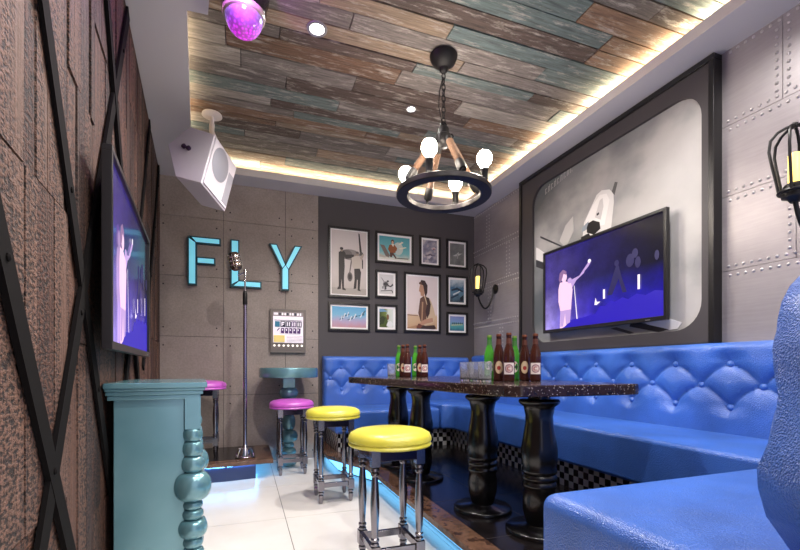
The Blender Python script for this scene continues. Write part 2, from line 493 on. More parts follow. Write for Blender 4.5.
def buttons(parent, L, sp, ph, f, out, zm=.897, dz=.126, T=.09, lo=.03, names='button'):
    """upholstery buttons sharing one mesh, each a part"""
    global btn
    for r in (-1, 0, 1):
        k = -60
        while k < 60:
            a = ph + (k + (0 if r else .5)) * sp
            # mid row sits half a step from the outer rows
            if lo < a < L - lo:
                p = f(a, zm + r * dz, T + .004)
                if btn is None:
                    mbb = MB(); mbb.ball((0, 0, 0), .0215, 14, 10); o = mbb.build('button', M_blue, parent, loc=p); btn = o
                else:
                    o = btn.copy(); COL.objects.link(o); o.parent = parent; o.location = p
            k += 1

# sofa along the back wall
s1 = empty('sofa', 'blue tufted sofa run along the dark back wall under the framed pictures', 'sofa', (1.3, BY - .3, PLAT))
O = Vector((1.3, BY - .3, PLAT))
fb = lambda a, z, d: Vector((.82 + a, BY - .006 - d, z)) - O
mb = MB(); tuft(mb, 1.80, .57, 1.13, .25, .197, fb, zm=.885, dz=.12, T=.085, puff=.04, step=.0115); mb.build('backrest', M_blue, s1, ang=60)
buttons(s1, 1.80, .25, .197, fb, None, zm=.885, dz=.12, T=.085)
mb = MB(); mb.box(.82 - O.x, 1.93 - O.x, 4.07 - O.y, BY - .008 - O.y, .36 - O.z, .585 - O.z); mb.build('seat', M_blue, s1, bevel=.035, seg=4)
mb = MB(); mb.box(.86 - O.x, 1.93 - O.x, 4.14 - O.y, BY - .02 - O.y, 0, .36 - O.z); mb.build('plinth', M_check, s1)['label'] = 'black and white checkered plinth'
# sofa along the right wall with the corner
s2 = empty('sofa', 'long blue tufted sofa run along the right wall below the television', 'sofa', (2.4, 2.8, PLAT))
O2 = Vector((2.4, 2.8, PLAT))
fr_ = lambda a, z, d: Vector((RX - .006 - d, BY - .15 - a, z)) - O2
LR = BY - .15 - 1.155
mb = MB(); tuft(mb, LR, .60, 1.15, .336, BY - .15 - 3.364, fr_, T=.09, puff=.046, step=.0125); mb.build('backrest', M_blue, s2, ang=60)
buttons(s2, LR, .336, BY - .15 - 3.364, fr_, None)
seatp = [(1.94, 4.07)] + [(2.04 - .10 * (1 - math.sin(PI / 2 * k / 6)), 4.07 - .12 * (1 - math.cos(PI / 2 * k / 6))) for k in range(1, 7)] + [(2.02, 1.155), (RX - .008, 1.155), (RX - .008, BY - .152), (1.94, BY - .152)]
mb = MB(); mb.prism([(x - O2.x, y - O2.y) for x, y in seatp], .36 - PLAT, .622 - PLAT); mb.build('seat', M_blue, s2, bevel=.04, seg=4)
mb = MB(); mb.prism([(x - O2.x, y - O2.y) for x, y in [(1.935, 4.14), (2.10, 4.14), (2.10, 1.17), (RX - .02, 1.17), (RX - .02, BY - .16), (1.935, BY - .16)]], 0, .36 - PLAT); mb.build('plinth', M_check, s2)['label'] = 'black and white checkered plinth'
# near sofa whose rounded back stands at the right edge
s3 = empty('sofa', 'nearest blue sofa with a broad seat block and high rounded backrest end', 'sofa', (1.8, .8, PLAT))
O3 = Vector((1.8, .8, PLAT))
mb = MB(); mb.box(.888 - O3.x, RX - .02 - O3.x, .35 - O3.y, 1.15 - O3.y, .30 - PLAT, .603 - PLAT); mb.build('seat', M_blue, s3, bevel=.045, seg=5)
mb = MB(); mb.box(1.0 - O3.x, RX - .04 - O3.x, .4 - O3.y, 1.12 - O3.y, 0, .30 - PLAT); mb.build('plinth', M_check, s3)['label'] = 'black and white checkered plinth'
prof = [(.585, 1.10), (.604, 1.055), (.65, 1.012), (.70, .963), (.76, .938), (.80, .932), (.85, .945), (.90, .96), (.95, .972), (1.0, .978), (1.035, .978), (1.055, .982), (1.075, .992), (1.10, .998), (1.136, 1.012), (1.17, 1.038), (1.195, 1.07), (1.22, 1.12), (1.237, 1.2), (1.243, 1.32)]
mb = MB(); rings = []
M_leath2 = leather('coarse_blue_leather', (60, 106, 194), 240, 1.0, .32)
na = 60
for z, x in prof:
    k = max(0, min(1, (1.243 - z) / .05)); hw = .03 + .075 * math.sqrt(k)
    ring = []
    xs_ = [x + (RX - .02 - x) * (i / na) for i in range(na + 1)]
    for i, xx in enumerate(xs_):                               # front (towards the table)
        q = (z - .897) / .126; p = (xx - 1.12) / .168; qc = max(-1, min(1, q))
        U, V = (p + qc + 1) / 2, (p - qc + 1) / 2
        g = (abs(math.sin(PI * U)) * abs(math.sin(PI * V))) ** .42
        if abs(q) > 1: w = min(1, (abs(q) - 1) / .7); g = g * (1 - w) + w
        e = min(1, (xx - x) / .06); er = math.sqrt(max(0, 1 - (1 - e) ** 2))
        ring.append((xx, .44 + (hw + .035 * g) * (.25 + .75 * er), z))
    for xx in reversed(xs_):
        e = min(1, (xx - x) / .06); er = math.sqrt(max(0, 1 - (1 - e) ** 2))
        ring.append((xx, .44 - hw * (.25 + .75 * er), z))
    rings.append([mb.bm.verts.new(Vector(p) - O3) for p in ring])
for A, B in zip(rings, rings[1:]):
    for i in range(len(A)):
        j = (i + 1) % len(A); mb.bm.faces.new((A[i], A[j], B[j], B[i])).smooth = True
mb.bm.faces.new(rings[0]); mb.bm.faces.new(rings[-1])
o = mb.build('backrest', M_leath2, s3, ang=70)
fn = lambda a, z, d: Vector((a, .44 + .105 + .004, z)) - O3
buttons(s3, RX - .1, .336, 1.12, fn, None, lo=1.15)

# ------------------------------------------------------------------ table
tb = empty('bar_table', 'long dark speckled granite bar table on four black turned pillars', 'table', (1.3, 2.6, PLAT))
O4 = Vector((1.3, 2.6, PLAT))
tp = [(1.20, 1.605), (1.79, 1.585), (1.832, 1.595), (1.85, 1.63), (1.85, 3.74), (1.83, 3.78), (1.79, 3.8), (.93, 3.8), (.885, 3.78), (.872, 3.74), (.883, 3.62), (.933, 3.265), (.985, 2.944), (1.014, 2.605), (1.049, 2.10), (1.085, 1.79), (1.11, 1.68), (1.145, 1.625)]
mb = MB(); mb.prism([(x - O4.x, y - O4.y) for x, y in tp], .868 - PLAT, .922 - PLAT); mb.build('tabletop', M_granite, tb, bevel=.006)
PP = [(.055, .868), (.055, .845), (.095, .843), (.101, .836), (.101, .828), (.095, .82), (.076, .806), (.074, .792), (.067, .76), (.069, .72), (.08, .65), (.09, .585), (.089, .535), (.081, .505), (.086, .492), (.086, .478), (.077, .469), (.086, .458), (.086, .443), (.077, .434), (.085, .422), (.085, .407), (.076, .396), (.083, .345), (.081, .285), (.067, .235), (.062, .217), (.076, .208), (.16, .202), (.166, .194), (.166, PLAT)]
first = None
for x, y in ((1.40, 1.80), (1.306, 2.19), (1.24, 2.96), (1.235, 3.45)):
    p = (x - O4.x, y - O4.y, 0)
    if first is None:
        mb = MB(); mb.lathe([(r, z - PLAT) for r, z in PP], 40); first = mb.build('pillar', M_gloss, tb, loc=p, ang=50)
    else:
        o = first.copy(); COL.objects.link(o); o.location = p
TOP = .922

# ------------------------------------------------------------------ bottles and glasses
BP = [(0, .004), (.027, 0), (.0315, .004), (.0325, .012), (.0325, .142), (.031, .163), (.024, .193), (.017, .215), (.0148, .235), (.0138, .26), (.015, .262), (.015, .27), (.0132, .272)]
def wrap_label(mb, poly, r, z0, n_=10, m=0, a0=-PI / 2, lift=.0006):
    """polygon (arc length s, height) wrapped on the bottle, facing -y"""
    for f in poly:
        mb.face([((r + lift) * math.cos(a0 + s / r), (r + lift) * math.sin(a0 + s / r), z0 + z) for s, z in f], m)
def grid(s0, s1, z0, z1, n=10):
    return [[(s0 + (s1 - s0) * i / n, z0), (s0 + (s1 - s0) * (i + 1) / n, z0), (s0 + (s1 - s0) * (i + 1) / n, z1), (s0 + (s1 - s0) * i / n, z1)] for i in range(n)]
def disc(rx, rz, n=20, r0=0, a0=0, a1=2 * PI):
    out = []
    for i in range(n):
        a, b = a0 + (a1 - a0) * i / n, a0 + (a1 - a0) * (i + 1) / n
        P = [(rx * math.cos(a), rz * math.sin(a)), (rx * math.cos(b), rz * math.sin(b))]
        P += [(r0 * P[1][0], r0 * P[1][1]), (r0 * P[0][0], r0 * P[0][1])] if r0 else [(0, 0)]
        out.append(P)
    return out
def bottle(kind, label, loc, rz):
    o = empty('beer_bottle', label, 'bottle', loc, (0, 0, rz), 'beer bottles on the granite table')
    mb = MB(); mb.lathe(BP, 24); mb.build('body', M_green if kind == 'green' else M_brown, o, ang=50)
    mb = MB(); mb.lathe([(.0128, .268), (.0155, .267), (.0158, .276), (.014, .281), (0, .282)], 18); mb.build('cap', plain((120, 150, 70), .4, .5) if kind == 'green' else plain((120, 70, 50), .35, .6), o)
    mb = MB(); r = .0325
    sh = lambda P, dz: [[(s, z + dz) for s, z in f] for f in P]
    if kind == 'green':
        wrap_label(mb, sh(disc(.024, .036), .085), r, 0, m=0)
        wrap_label(mb, grid(-.021, .021, .079, .091), r, 0, m=1, lift=.0011)
        wrap_label(mb, sh(disc(.005, .005), .106), r, 0, m=2, lift=.0012)
        mats = [M_label, plain((30, 70, 40), .5), M_red]
    elif kind == 'oval':
        wrap_label(mb, sh(disc(.023, .038), .082), r, 0, m=0)
        wrap_label(mb, sh(disc(.018, .031), .082), r, 0, m=1, lift=.0011)
        wrap_label(mb, sh(disc(.011, .012), .078), r, 0, m=2, lift=.0016)
        mats = [plain((206, 178, 140), .5), plain((216, 192, 160), .5), M_red]
    else:
        wrap_label(mb, grid(-.031, .031, .042, .108), r, 0, m=0)
        wrap_label(mb, sh(disc(.024, .024, 24, .8), .075), r, 0, m=1, lift=.0011)
        wrap_label(mb, sh(disc(.0165, .0165, 24, .88), .075), r, 0, m=2, lift=.0012)
        wrap_label(mb, sh(disc(.0115, .0115, 18, .6, .9, 2 * PI - .9), .075), r, 0, m=2, lift=.0014)
        mats = [plain((228, 216, 212), .6), M_plum, M_red]
    mb.build('paper_label', mats, o, fix=False)
    mb = MB(); mb.lathe([(.0168, .218), (.0146, .25)], 18); mb.build('neck_foil', plain((70, 120, 60), .4, .3) if kind == 'green' else plain((96, 56, 44), .4, .3), o)
    return o
NAMES = {'green': 'green glass beer bottle with oval white label', 'oval': 'brown beer bottle with tan oval label', 'square': 'brown beer bottle with square white label'}
PLACE = [(1.438, 2.12, 'in the trio beside the tumblers'), (1.622, 2.12, 'in the trio farthest right'), (1.315, 3.44, 'at the far end beside the lone tumbler'), (1.475, 3.44, 'in the far right-hand row')]
for x, y, where in PLACE:
    for i, k in enumerate(('square', 'oval', 'green')):
        bottle(k, NAMES[k] + ' ' + where, (x - .003 * i, y + .1 * i, TOP), -math.atan2(x, y) + .05)
def tumbler(label, loc):
    o = empty('tumbler', label, 'glass', loc, group='clear tumblers on the granite table')
    mb = MB(); mb.lathe([(0, 0), (.034, 0), (.0365, .004), (.0395, .112), (.0382, .113), (.0355, .02), (.030, .014), (0, .013)], 28); mb.build('glass_body', M_clear, o, ang=50)
    return o
tumbler('clear glass tumbler alone at the far left end of the table', (1.195, 3.5, TOP))
tumbler('clear glass tumbler nearest the green bottle, partly hidden by it', (1.262, 2.09, TOP))
tumbler('clear glass tumbler in the middle of the row of three', (1.265, 2.20, TOP))
tumbler('clear glass tumbler at the left of the row of three', (1.262, 2.305, TOP))

# ------------------------------------------------------------------ stools
def stool(mat, label, loc, rz=0):
    o = empty('bar_stool', label, 'stool', loc, (0, 0, rz), 'round stools on chrome legs')
    mb = MB(); mb.lathe([(0, .618), (.192, .616), (.204, .62), (.208, .627), (.204, .634), (.201, .637), (.208, .646), (.2075, .658), (.198, .678), (.172, .692), (.125, .7), (.05, .704), (0, .7045)], 56)
    mb.build('cushion', mat, o)
    mb = MB(); h = .128
    mb.box(-h, h, -h, h, .562, .617); mb.build('apron', plain((60, 54, 70), .18, .9), o, bevel=.003)
    LP = [(.006, 0), (.012, .003), (.017, .03), (.0185, .06), (.013, .066), (.02, .074), (.02, .085), (.013, .09), (.013, .10)]
    UP = [(.013, .165), (.02, .172), (.02, .18), (.014, .185), (.0205, .193), (.0205, .202), (.0145, .208), (.016, .23), (.0215, .33), (.0215, .37), (.017, .46), (.0135, .492), (.02, .5), (.02, .508), (.014, .513), (.021, .521), (.021, .532), (.014, .538), (.014, .56)]
    legs = []
    for sx in (-1, 1):
        for sy in (-1, 1):
            a = .112
            if not legs:
                mb = MB(); mb.lathe(LP, 16); mb.lathe(UP, 16)
                mb.box(-.022, .022, -.022, .022, .098, .168); mb.box(-.021, .021, -.021, .021, .54, .6165)
                l = mb.build('leg', M_chrome, o, loc=(sx * a, sy * a, 0), ang=35); legs.append(l)
            else:
                l = legs[0].copy(); COL.objects.link(l); l.parent = o; l.location = (sx * a, sy * a, 0)
    for i, (x0, x1, y0, y1) in enumerate(((-.09, .09, -.122, -.102), (-.09, .09, .102, .122), (-.122, -.102, -.09, .09), (.102, .122, -.09, .09))):
        mb = MB(); mb.box(x0, x1, y0, y1, .118, .152); mb.build('stretcher', M_chrome, o, bevel=.002)
    return o
stool(M_yellow, 'yellow round stool nearest the camera, cut by the bottom edge', (.686, 2.038, 0))
stool(M_yellow, 'yellow round stool farther back, whole, between the purple one and the nearest', (.645, 3.285, 0))
stool(M_purple, 'purple round stool on the tiles in front of the teal wall table', (.43, 4.235, 0))
stool(M_purple, 'purple round stool on the stage, mostly behind the teal counter', (-.365, 4.47, PLAT))

# ------------------------------------------------------------------ teal counter by the left wall
ct = empty('counter', 'teal counter with moulded top and ball-turned columns against the plank wall', 'counter', (-.373, 2.36, .010), (0, 0, PHI))
C0 = Vector((-.34, 2.36, 0))
cb = lambda mb, x0, x1, y0, y1, z0, z1: mb.box(x0 - C0.x, x1 - C0.x, y0 - C0.y, y1 - C0.y, z0, z1)
mb = MB(); cb(mb, -.498, -.236, 2.075, 2.67, -.0095, .862); mb.build('body', M_teal, ct, bevel=.004)
mb = MB()
for e, z0, z1 in ((0, .905, .928), (.008, .893, .906), (.016, .876, .894), (.026, .856, .877)):
    cb(mb, -.528 + e * .4, -.146 - e, 2.03 + e, 2.72 - e, z0, z1)
mb.build('moulded_top', M_teal, ct, bevel=.004, seg=2)
segs = [(.727, .668, .041), (.668, .602, .043), (.602, .533, .047), (.533, .407, .076), (.407, .369, .041), (.369, .325, .044), (.325, .245, .06), (.245, .20, .042), (.20, .155, .046), (.155, .06, .066), (.06, -.0095, .05)]
def balls(segs, neck=.6):
    P = [(0, segs[0][0])]
    for z1, z0, r in segs:
        h = (z1 - z0) / 2; zc = (z0 + z1) / 2; rn = min(r * neck, .034)
        for k in range(11):
            a = PI * k / 10
            P.append((rn + (r - rn) * math.sin(a) ** .9, zc + h * math.cos(a) * .985))
    P.append((0, segs[-1][1])); return P
cols = []
for y in (2.085, 2.66):
    if not cols:
        mb = MB(); mb.lathe(balls(segs), 36); mb.box(-.031, .031, -.031, .031, .724, .862)
        c = mb.build('column', M_teal, ct, loc=(-.203 - C0.x, y - C0.y, 0), ang=60); cols.append(c)
    else:
        c = cols[0].copy(); COL.objects.link(c); c.location = (-.203 - C0.x, y - C0.y, 0)

# round teal wall table
rt = empty('pedestal_table', 'small round teal table on a ball-turned column against the concrete wall', 'table', (.43, 4.52, 0))
mb = MB(); mb.lathe([(0, .90), (.27, .90), (.288, .905), (.292, .915), (.292, .99), (.288, 1.0), (.27, 1.004), (0, 1.004)], 56); mb.build('top', M_teal, rt, ang=30)
mb = MB(); mb.lathe(balls([(.81, .685, .095), (.685, .63, .055), (.63, .53, .07), (.53, .37, .068), (.37, .24, .092), (.24, .19, .055), (.19, .10, .075), (.10, .0, .085)]), 36); mb.box(-.058, .058, -.058, .058, .80, .9005)
mb.build('column', M_teal, rt, ang=60)

# ------------------------------------------------------------------ microphone stand
ms = empty('microphone_stand', 'chrome stand with a vintage ribbed microphone on the stage', 'microphone', (.009, 4.21, PLAT))
mb = MB(); mb.lathe([(0, 0), (.082, 0), (.086, .006), (.082, .014), (.062, .024), (.056, .07), (.05, .082), (.028, .09), (.02, .11), (0, .11)], 32)
for k in range(10):
    a = 2 * PI * k / 10; mb.tube([(.083 * math.cos(a), .083 * math.sin(a), .008), (.066 * math.cos(a), .066 * math.sin(a), .05), (.05 * math.cos(a), .05 * math.sin(a), .086)], .005, 6)
mb.build('base', M_bright, ms)
mb = MB(); mb.lathe([(.0165, .1), (.0165, 1.5)], 16); mb.build('pole', plain((170, 160, 180), .2, 1.), ms)
mb = MB(); mb.lathe([(.016, 1.40), (.021, 1.41), (.021, 1.5), (.015, 1.53)], 16); mb.build('clutch', M_black, ms)
mb = MB(); mb.lathe([(.008, 1.5), (.008, 1.70)], 12); mb.tube([(0, 0, 1.68), (0, 0, 1.725)], .013, 10); mb.tube([(.005, 0, 1.712), (-.06, 0, 1.665)], .009, 8); mb.build('upper_rod', M_bright, ms)
mic = Matrix.Translation((-.085, 0, 1.795)) @ Matrix.Rotation(-.2, 4, 'Y')
mb = MB()
mb.lathe([(0, -.085), (.03, -.083), (.046, -.07), (.052, -.045), (.053, .04), (.049, .066), (.035, .08), (0, .084)], 24, mat=mic @ Matrix.Diagonal((1, .85, 1, 1)))
h_ = mb.build('microphone_head', plain((120, 104, 96), .25, .9), ms)
mb = MB()
for k in range(7):
    a = -PI / 2 + (k - 3) * .4
    mb.tube([mic @ Vector((.055 * math.cos(a), .047 * math.sin(a), z)) for z in (-.06, -.02, .02, .055)], .004, 6)
for z in (-.035, 0, .035):
    mb.tube([mic @ Vector((.0545 * math.cos(2 * PI * i / 24), .0465 * math.sin(2 * PI * i / 24), z)) for i in range(24)], .004, 6, True)
mb.build('grille', M_bright, h_)

# ------------------------------------------------------------------ FLY letters
def offset_poly(P, d):
    n = len(P); out = []
    area = sum(P[i][0] * P[(i + 1) % n][1] - P[(i + 1) % n][0] * P[i][1] for i in range(n))
    s = 1 if area > 0 else -1
    for i in range(n):
        p0, p1, p2 = Vector(P[i - 1]), Vector(P[i]), Vector(P[(i + 1) % n])
        e1, e2 = (p1 - p0).normalized(), (p2 - p1).normalized()
        n1, n2 = Vector((e1.y, -e1.x)) * s, Vector((e2.y, -e2.x)) * s
        b = (n1 + n2); b = b / max(.35, b.length_squared) * 2
        out.append(tuple(p1 + b * d))
    return out
LET = {'F': [[(-.518, 2.302), (-.461, 2.263), (-.461, 1.85), (-.518, 1.85)], [(-.491, 2.314), (-.238, 2.314), (-.238, 2.27), (-.452, 2.27)], [(-.439, 2.11), (-.289, 2.11), (-.289, 2.064), (-.439, 2.064)]],
       'L': [[(-.119, 2.317), (-.058, 2.317), (-.058, 1.906), (-.119, 1.868)], [(-.051, 1.899), (.161, 1.899), (.161, 1.853), (-.1, 1.853)]],
       'Y': [[(.271, 2.314), (.325, 2.314), (.414, 2.111), (.389, 2.075)], [(.522, 2.314), (.577, 2.314), (.452, 2.072), (.425, 2.105)], [(.389, 2.062), (.419, 2.104), (.446, 2.062), (.446, 1.85), (.389, 1.85)]]}
for ch, polys in LET.items():
    cx_ = sum(p[0] for q in polys for p in q) / sum(len(q) for q in polys)
    o = empty('letter_sign', 'glowing cyan letter %s on the concrete wall' % ch, 'sign', (cx_, BY, 2.08), group='cyan wall letters')
    mb = MB()
    for q in polys: mb.prism([(a - cx_, b - 2.08) for a, b in offset_poly(q, .013)], -.05, -.001, 0, lambda a, b, c: (a, c, b))
    mb.build('letter_body', M_tealside, o)
    for q in polys:
        mb = MB(); mb.prism([(a - cx_, b - 2.08) for a, b in q], -.053, -.0495, 0, lambda a, b, c: (a, c, b)); mb.build('letter_face', M_cyan, o)

# ------------------------------------------------------------------ flat pictures: layered paper shapes
def layers(parent, name, x0, x1, z0, z1, y, bg, shapes, step=.0004, f=None, mats=None):
    """bg and shapes are colours/polygons in 0..1 of the sheet, each a hair in front of the last"""
    f = f or (lambda a, z, d: (a, y - d, z))
    mb = MB(); ms_ = []
    def mi(c):
        m = c if not isinstance(c, tuple) else plain(c, .55)
        if m not in ms_: ms_.append(m)
        return ms_.index(m)
    W, H = x1 - x0, z1 - z0
    mb.face([f(x0, z0, 0), f(x1, z0, 0), f(x1, z1, 0), f(x0, z1, 0)], mi(bg))
    for i, (c, poly) in enumerate(shapes):
        mb.face([f(x0 + W * u, z0 + H * v, step * (i + 1)) for u, v in poly], mi(c))
    return mb.build(name, ms_, parent, fix=False)
def R_(u0, v0, u1, v1): return [(u0, v0), (u1, v0), (u1, v1), (u0, v1)]
def E_(cu, cv, ru, rv, n=14, a0=0): return [(cu + ru * math.cos(a0 + 2 * PI * i / n), cv + rv * math.sin(a0 + 2 * PI * i / n)) for i in range(n)]
def noise_paint(name, stops, scale, stretch=(1, 1, 1), detail=6):
    n = NT(name); v = n.coord(stretch); f = n.noise(v, scale, detail, .62); n.color(n.ramp(f, [(p, lin(c)) for p, c in stops])); n.set(Roughness=.5); return n.m
def grad_paint(name, stops, axis=2, lo=0., hi=1., nz=.25, scale=14):
    n = NT(name); c = n.n('ShaderNodeTexCoord'); s = n.n('ShaderNodeSeparateXYZ'); n.l(c.outputs['Object'], s.inputs[0])
    mr = n.n('ShaderNodeMapRange'); mr.inputs[1].default_value = lo; mr.inputs[2].default_value = hi; n.l(s.outputs[axis], mr.inputs[0])
    f = n.noise(c.outputs['Object'], scale, 6, .65)
    ma = n.n('ShaderNodeMath', operation='MULTIPLY_ADD'); n.l(f, ma.inputs[0]); ma.inputs[1].default_value = nz * 2; n.l(mr.outputs[0], ma.inputs[2])
    sb = n.n('ShaderNodeMath', operation='SUBTRACT'); n.l(ma.outputs[0], sb.inputs[0]); sb.inputs[1].default_value = nz
    n.color(n.ramp(sb.outputs[0], [(p, lin(q)) for p, q in stops])); n.set(Roughness=.5); return n.m
M_frame = plain((20, 19, 20), .35, name='black_frame')
M_mat = plain((240, 237, 235), .6, name='white_mat')
def picture(label, x0, z1, x1, z0, mat_w, content):
    cx_, cz_ = (x0 + x1) / 2, (z0 + z1) / 2; w, h = (x1 - x0) / 2, (z1 - z0) / 2
    o = empty('framed_picture', label, 'picture', (cx_, BY - .0045, cz_), group='framed pictures on the dark wall')
    b = .024
    mb = MB()
    mb.box(-w, w, -.024, 0, h - b, h); mb.box(-w, w, -.024, 0, -h, -h + b); mb.box(-w, -w + b, -.024, 0, -h + b, h - b); mb.box(w - b, w, -.024, 0, -h + b, h - b)
    mb.build('frame', M_frame, o, bevel=.002)
    mb = MB(); mb.box(-w + b, w - b, -.008, -.001, -h + b, h - b); mb.build('mat', M_mat, o)
    bg, shapes = content(w - b - mat_w, h - b - mat_w)
    layers(o, 'print', -(w - b - mat_w), w - b - mat_w, -(h - b - mat_w), h - b - mat_w, -.0085, bg, shapes)
    return o
def c_airmen(w, h):
    sep = grad_paint('sepia_sky', [(0, (176, 166, 158)), (.3, (204, 194, 188)), (1, (216, 206, 202))], 2, -h, h, .1)
    D, Mm, Lt, Fl = (52, 46, 44), (98, 90, 86), (196, 184, 172), (150, 132, 118)
    return sep, [((168, 160, 152), R_(0, 0, 1, .10)), ((140, 132, 128), E_(.52, .63, .30, .085, 18)), ((110, 102, 98), E_(.42, .63, .17, .075, 16)), (D, E_(.30, .63, .10, .055, 14)), (Mm, E_(.52, .28, .075, .075, 14)), (D, E_(.52, .28, .045, .045, 12)),
        (Mm, [(.50, .35), (.53, .35), (.60, .60), (.56, .60)]), (D, [(.76, .98), (.80, .97), (.86, .70), (.84, .60), (.80, .68)]), (D, [(.86, .64), (.90, .55), (.90, .42), (.87, .42)]), ((90, 84, 80), E_(.85, .655, .05, .035)),
        (D, [(.20, .60), (.34, .61), (.40, .56), (.62, .58), (.66, .62), (.62, .635), (.40, .625), (.36, .66), (.20, .66)]), (D, [(.20, .62), (.36, .63), (.37, .44), (.35, .25), (.35, .10), (.40, .08), (.40, .06), (.30, .07), (.28, .24), (.26, .08), (.16, .07), (.17, .10), (.20, .12), (.20, .40)]), (Fl, E_(.285, .695, .04, .03)), (D, E_(.28, .715, .05, .022)), (Fl, E_(.66, .615, .03, .014)),
        (Lt, [(.62, .60), (.74, .63), (.84, .60), (.86, .44), (.80, .40), (.64, .40), (.58, .46), (.56, .58)]), (Fl, E_(.73, .65, .045, .032)), (Mm, E_(.73, .67, .05, .018)), (D, [(.64, .41), (.80, .42), (.84, .36), (.82, .22), (.80, .09), (.84, .06), (.74, .07), (.74, .24), (.72, .24), (.70, .10), (.62, .09), (.65, .24)]), ((176, 160, 146), [(.80, .60), (.90, .66), (.93, .65), (.86, .54)])]
def c_flier(w, h):
    sky = grad_paint('teal_sky', [(0, (208, 206, 192)), (.3, (120, 188, 190)), (1, (72, 158, 170))], 2, -h, h, .22, 10)
    Br, Dk, Sk = (146, 86, 46), (92, 62, 48), (214, 176, 146)
    return sky, [((196, 208, 198), E_(.62, .5, .16, .28)), ((226, 226, 214), R_(0, 0, 1, .08)), ((120, 108, 100), [(.02, .62), (.16, .60), (.34, .18), (.30, .08), (.22, .10)]), ((196, 186, 170), [(0, .22), (.12, .16), (.3, .10), (.16, .06), (0, .10)]), (Dk, [(.34, .30), (.46, .30), (.56, .10), (.52, .07), (.44, .20), (.40, .10), (.34, .12)]), (Br, [(.32, .62), (.40, .68), (.50, .66), (.56, .50), (.52, .30), (.34, .30), (.28, .44)]), (Br, [(.50, .64), (.58, .52), (.56, .40), (.52, .42)]), (Dk, E_(.43, .78, .055, .10)), (Sk, E_(.43, .75, .035, .065)), ((238, 232, 214), [(.38, .68), (.48, .68), (.45, .56)]),
        ((230, 226, 200), [(.62, .70), (.68, .72), (.66, .78), (.72, .76), (.70, .82), (.78, .80), (.78, .77), (.72, .72), (.66, .66)]), ((230, 226, 200), [(.62, .52), (.70, .54), (.84, .60), (.90, .58), (.84, .54), (.70, .48)]), ((96, 84, 74), [(.5, .08), (.95, .10), (.95, .06), (.5, .05)])]
def c_clouds(w, h):
    return noise_paint('stormy_print', [(.3, (84, 82, 104)), (.5, (140, 138, 154)), (.62, (196, 186, 184)), (.75, (120, 100, 112))], 12), [((206, 186, 186), [(.55, .62), (.8, .72), (.95, .66), (.8, .60)]), ((90, 82, 100), [(.1, .30), (.5, .40), (.9, .34), (.5, .32)]), ((150, 60, 60), E_(.78, .62, .05, .03)), ((210, 204, 206), [(.3, .2), (.5, .34), (.62, .3), (.46, .18)])]
def c_greyplane(w, h):
    return noise_paint('grey_print', [(.3, (92, 94, 94)), (.55, (124, 126, 122)), (.75, (150, 150, 144))], 10), [((196, 196, 190), [(.20, .42), (.44, .50), (.62, .62), (.60, .54), (.86, .56), (.66, .46), (.5, .42), (.36, .40)]), ((70, 72, 74), [(.46, .48), (.56, .50), (.52, .44)]), ((170, 170, 164), [(.48, .30), (.54, .46), (.58, .46), (.56, .30)])]
def c_sketch(w, h):
    D, Mm = (66, 64, 66), (140, 138, 138)
    return plain((206, 204, 202), .6), [(Mm, [(.1, .86), (.2, .80), (.5, .50), (.42, .46)]), (Mm, E_(.45, .5, .2, .15)), (D, [(.3, .56), (.5, .62), (.62, .5), (.56, .42), (.3, .44)]), (D, E_(.6, .66, .08, .05)), (D, [(.58, .5), (.78, .42), (.94, .56), (.98, .46), (.8, .36), (.6, .40)]), (Mm, [(.18, .36), (.34, .44), (.30, .26), (.2, .26)]), (D, [(.36, .42), (.48, .42), (.5, .24), (.36, .2)]), ((90, 88, 88), [(.1, .16), (.9, .22), (.92, .18), (.1, .12)]), (D, [(.86, .2), (.98, .12), (.9, .06)])]
def c_pilot(w, h):
    sky = grad_paint('warm_sky', [(0, (196, 160, 124)), (.24, (206, 176, 142)), (.29, (222, 206, 200)), (1, (226, 214, 212))], 2, -h, h, .03)
    Dk, Br, Sk, Lt = (62, 44, 42), (104, 74, 60), (186, 142, 116), (206, 182, 150)
    return sky, [((150, 118, 96), [(0, .27), (.35, .26), (.35, .24), (0, .25)]), ((176, 136, 100), [(0, .02), (.5, .1), (.4, .0), (0, 0)]), (Lt, [(.42, .58), (.60, .64), (.76, .58), (.88, .40), (.94, .24), (.86, .12), (.60, .06), (.44, .10), (.38, .3)]), (Br, [(.42, .58), (.55, .64), (.66, .44), (.62, .12), (.44, .14), (.36, .30)]), (Dk, [(.60, .62), (.72, .60), (.78, .48), (.74, .30), (.66, .20), (.60, .34), (.66, .48)]), ((176, 140, 108), [(.48, .52), (.53, .52), (.50, .14), (.46, .14)]), (Sk, [(.40, .80), (.44, .88), (.56, .88), (.58, .70), (.54, .62), (.44, .64), (.43, .70), (.38, .72)]), (Dk, [(.40, .86), (.46, .94), (.58, .93), (.67, .84), (.66, .70), (.60, .60), (.56, .72), (.52, .84)]), (Br, E_(.43, .875, .05, .025)), (Dk, [(.30, .0), (.36, .10), (.60, .06), (.90, .08), (.96, .02), (.9, 0)]), (Sk, [(.38, .10), (.56, .18), (.84, .22), (.86, .14), (.60, .10), (.44, .05)]), ((120, 70, 54), [(.28, .03), (.40, .10), (.5, .06), (.42, 0)])]
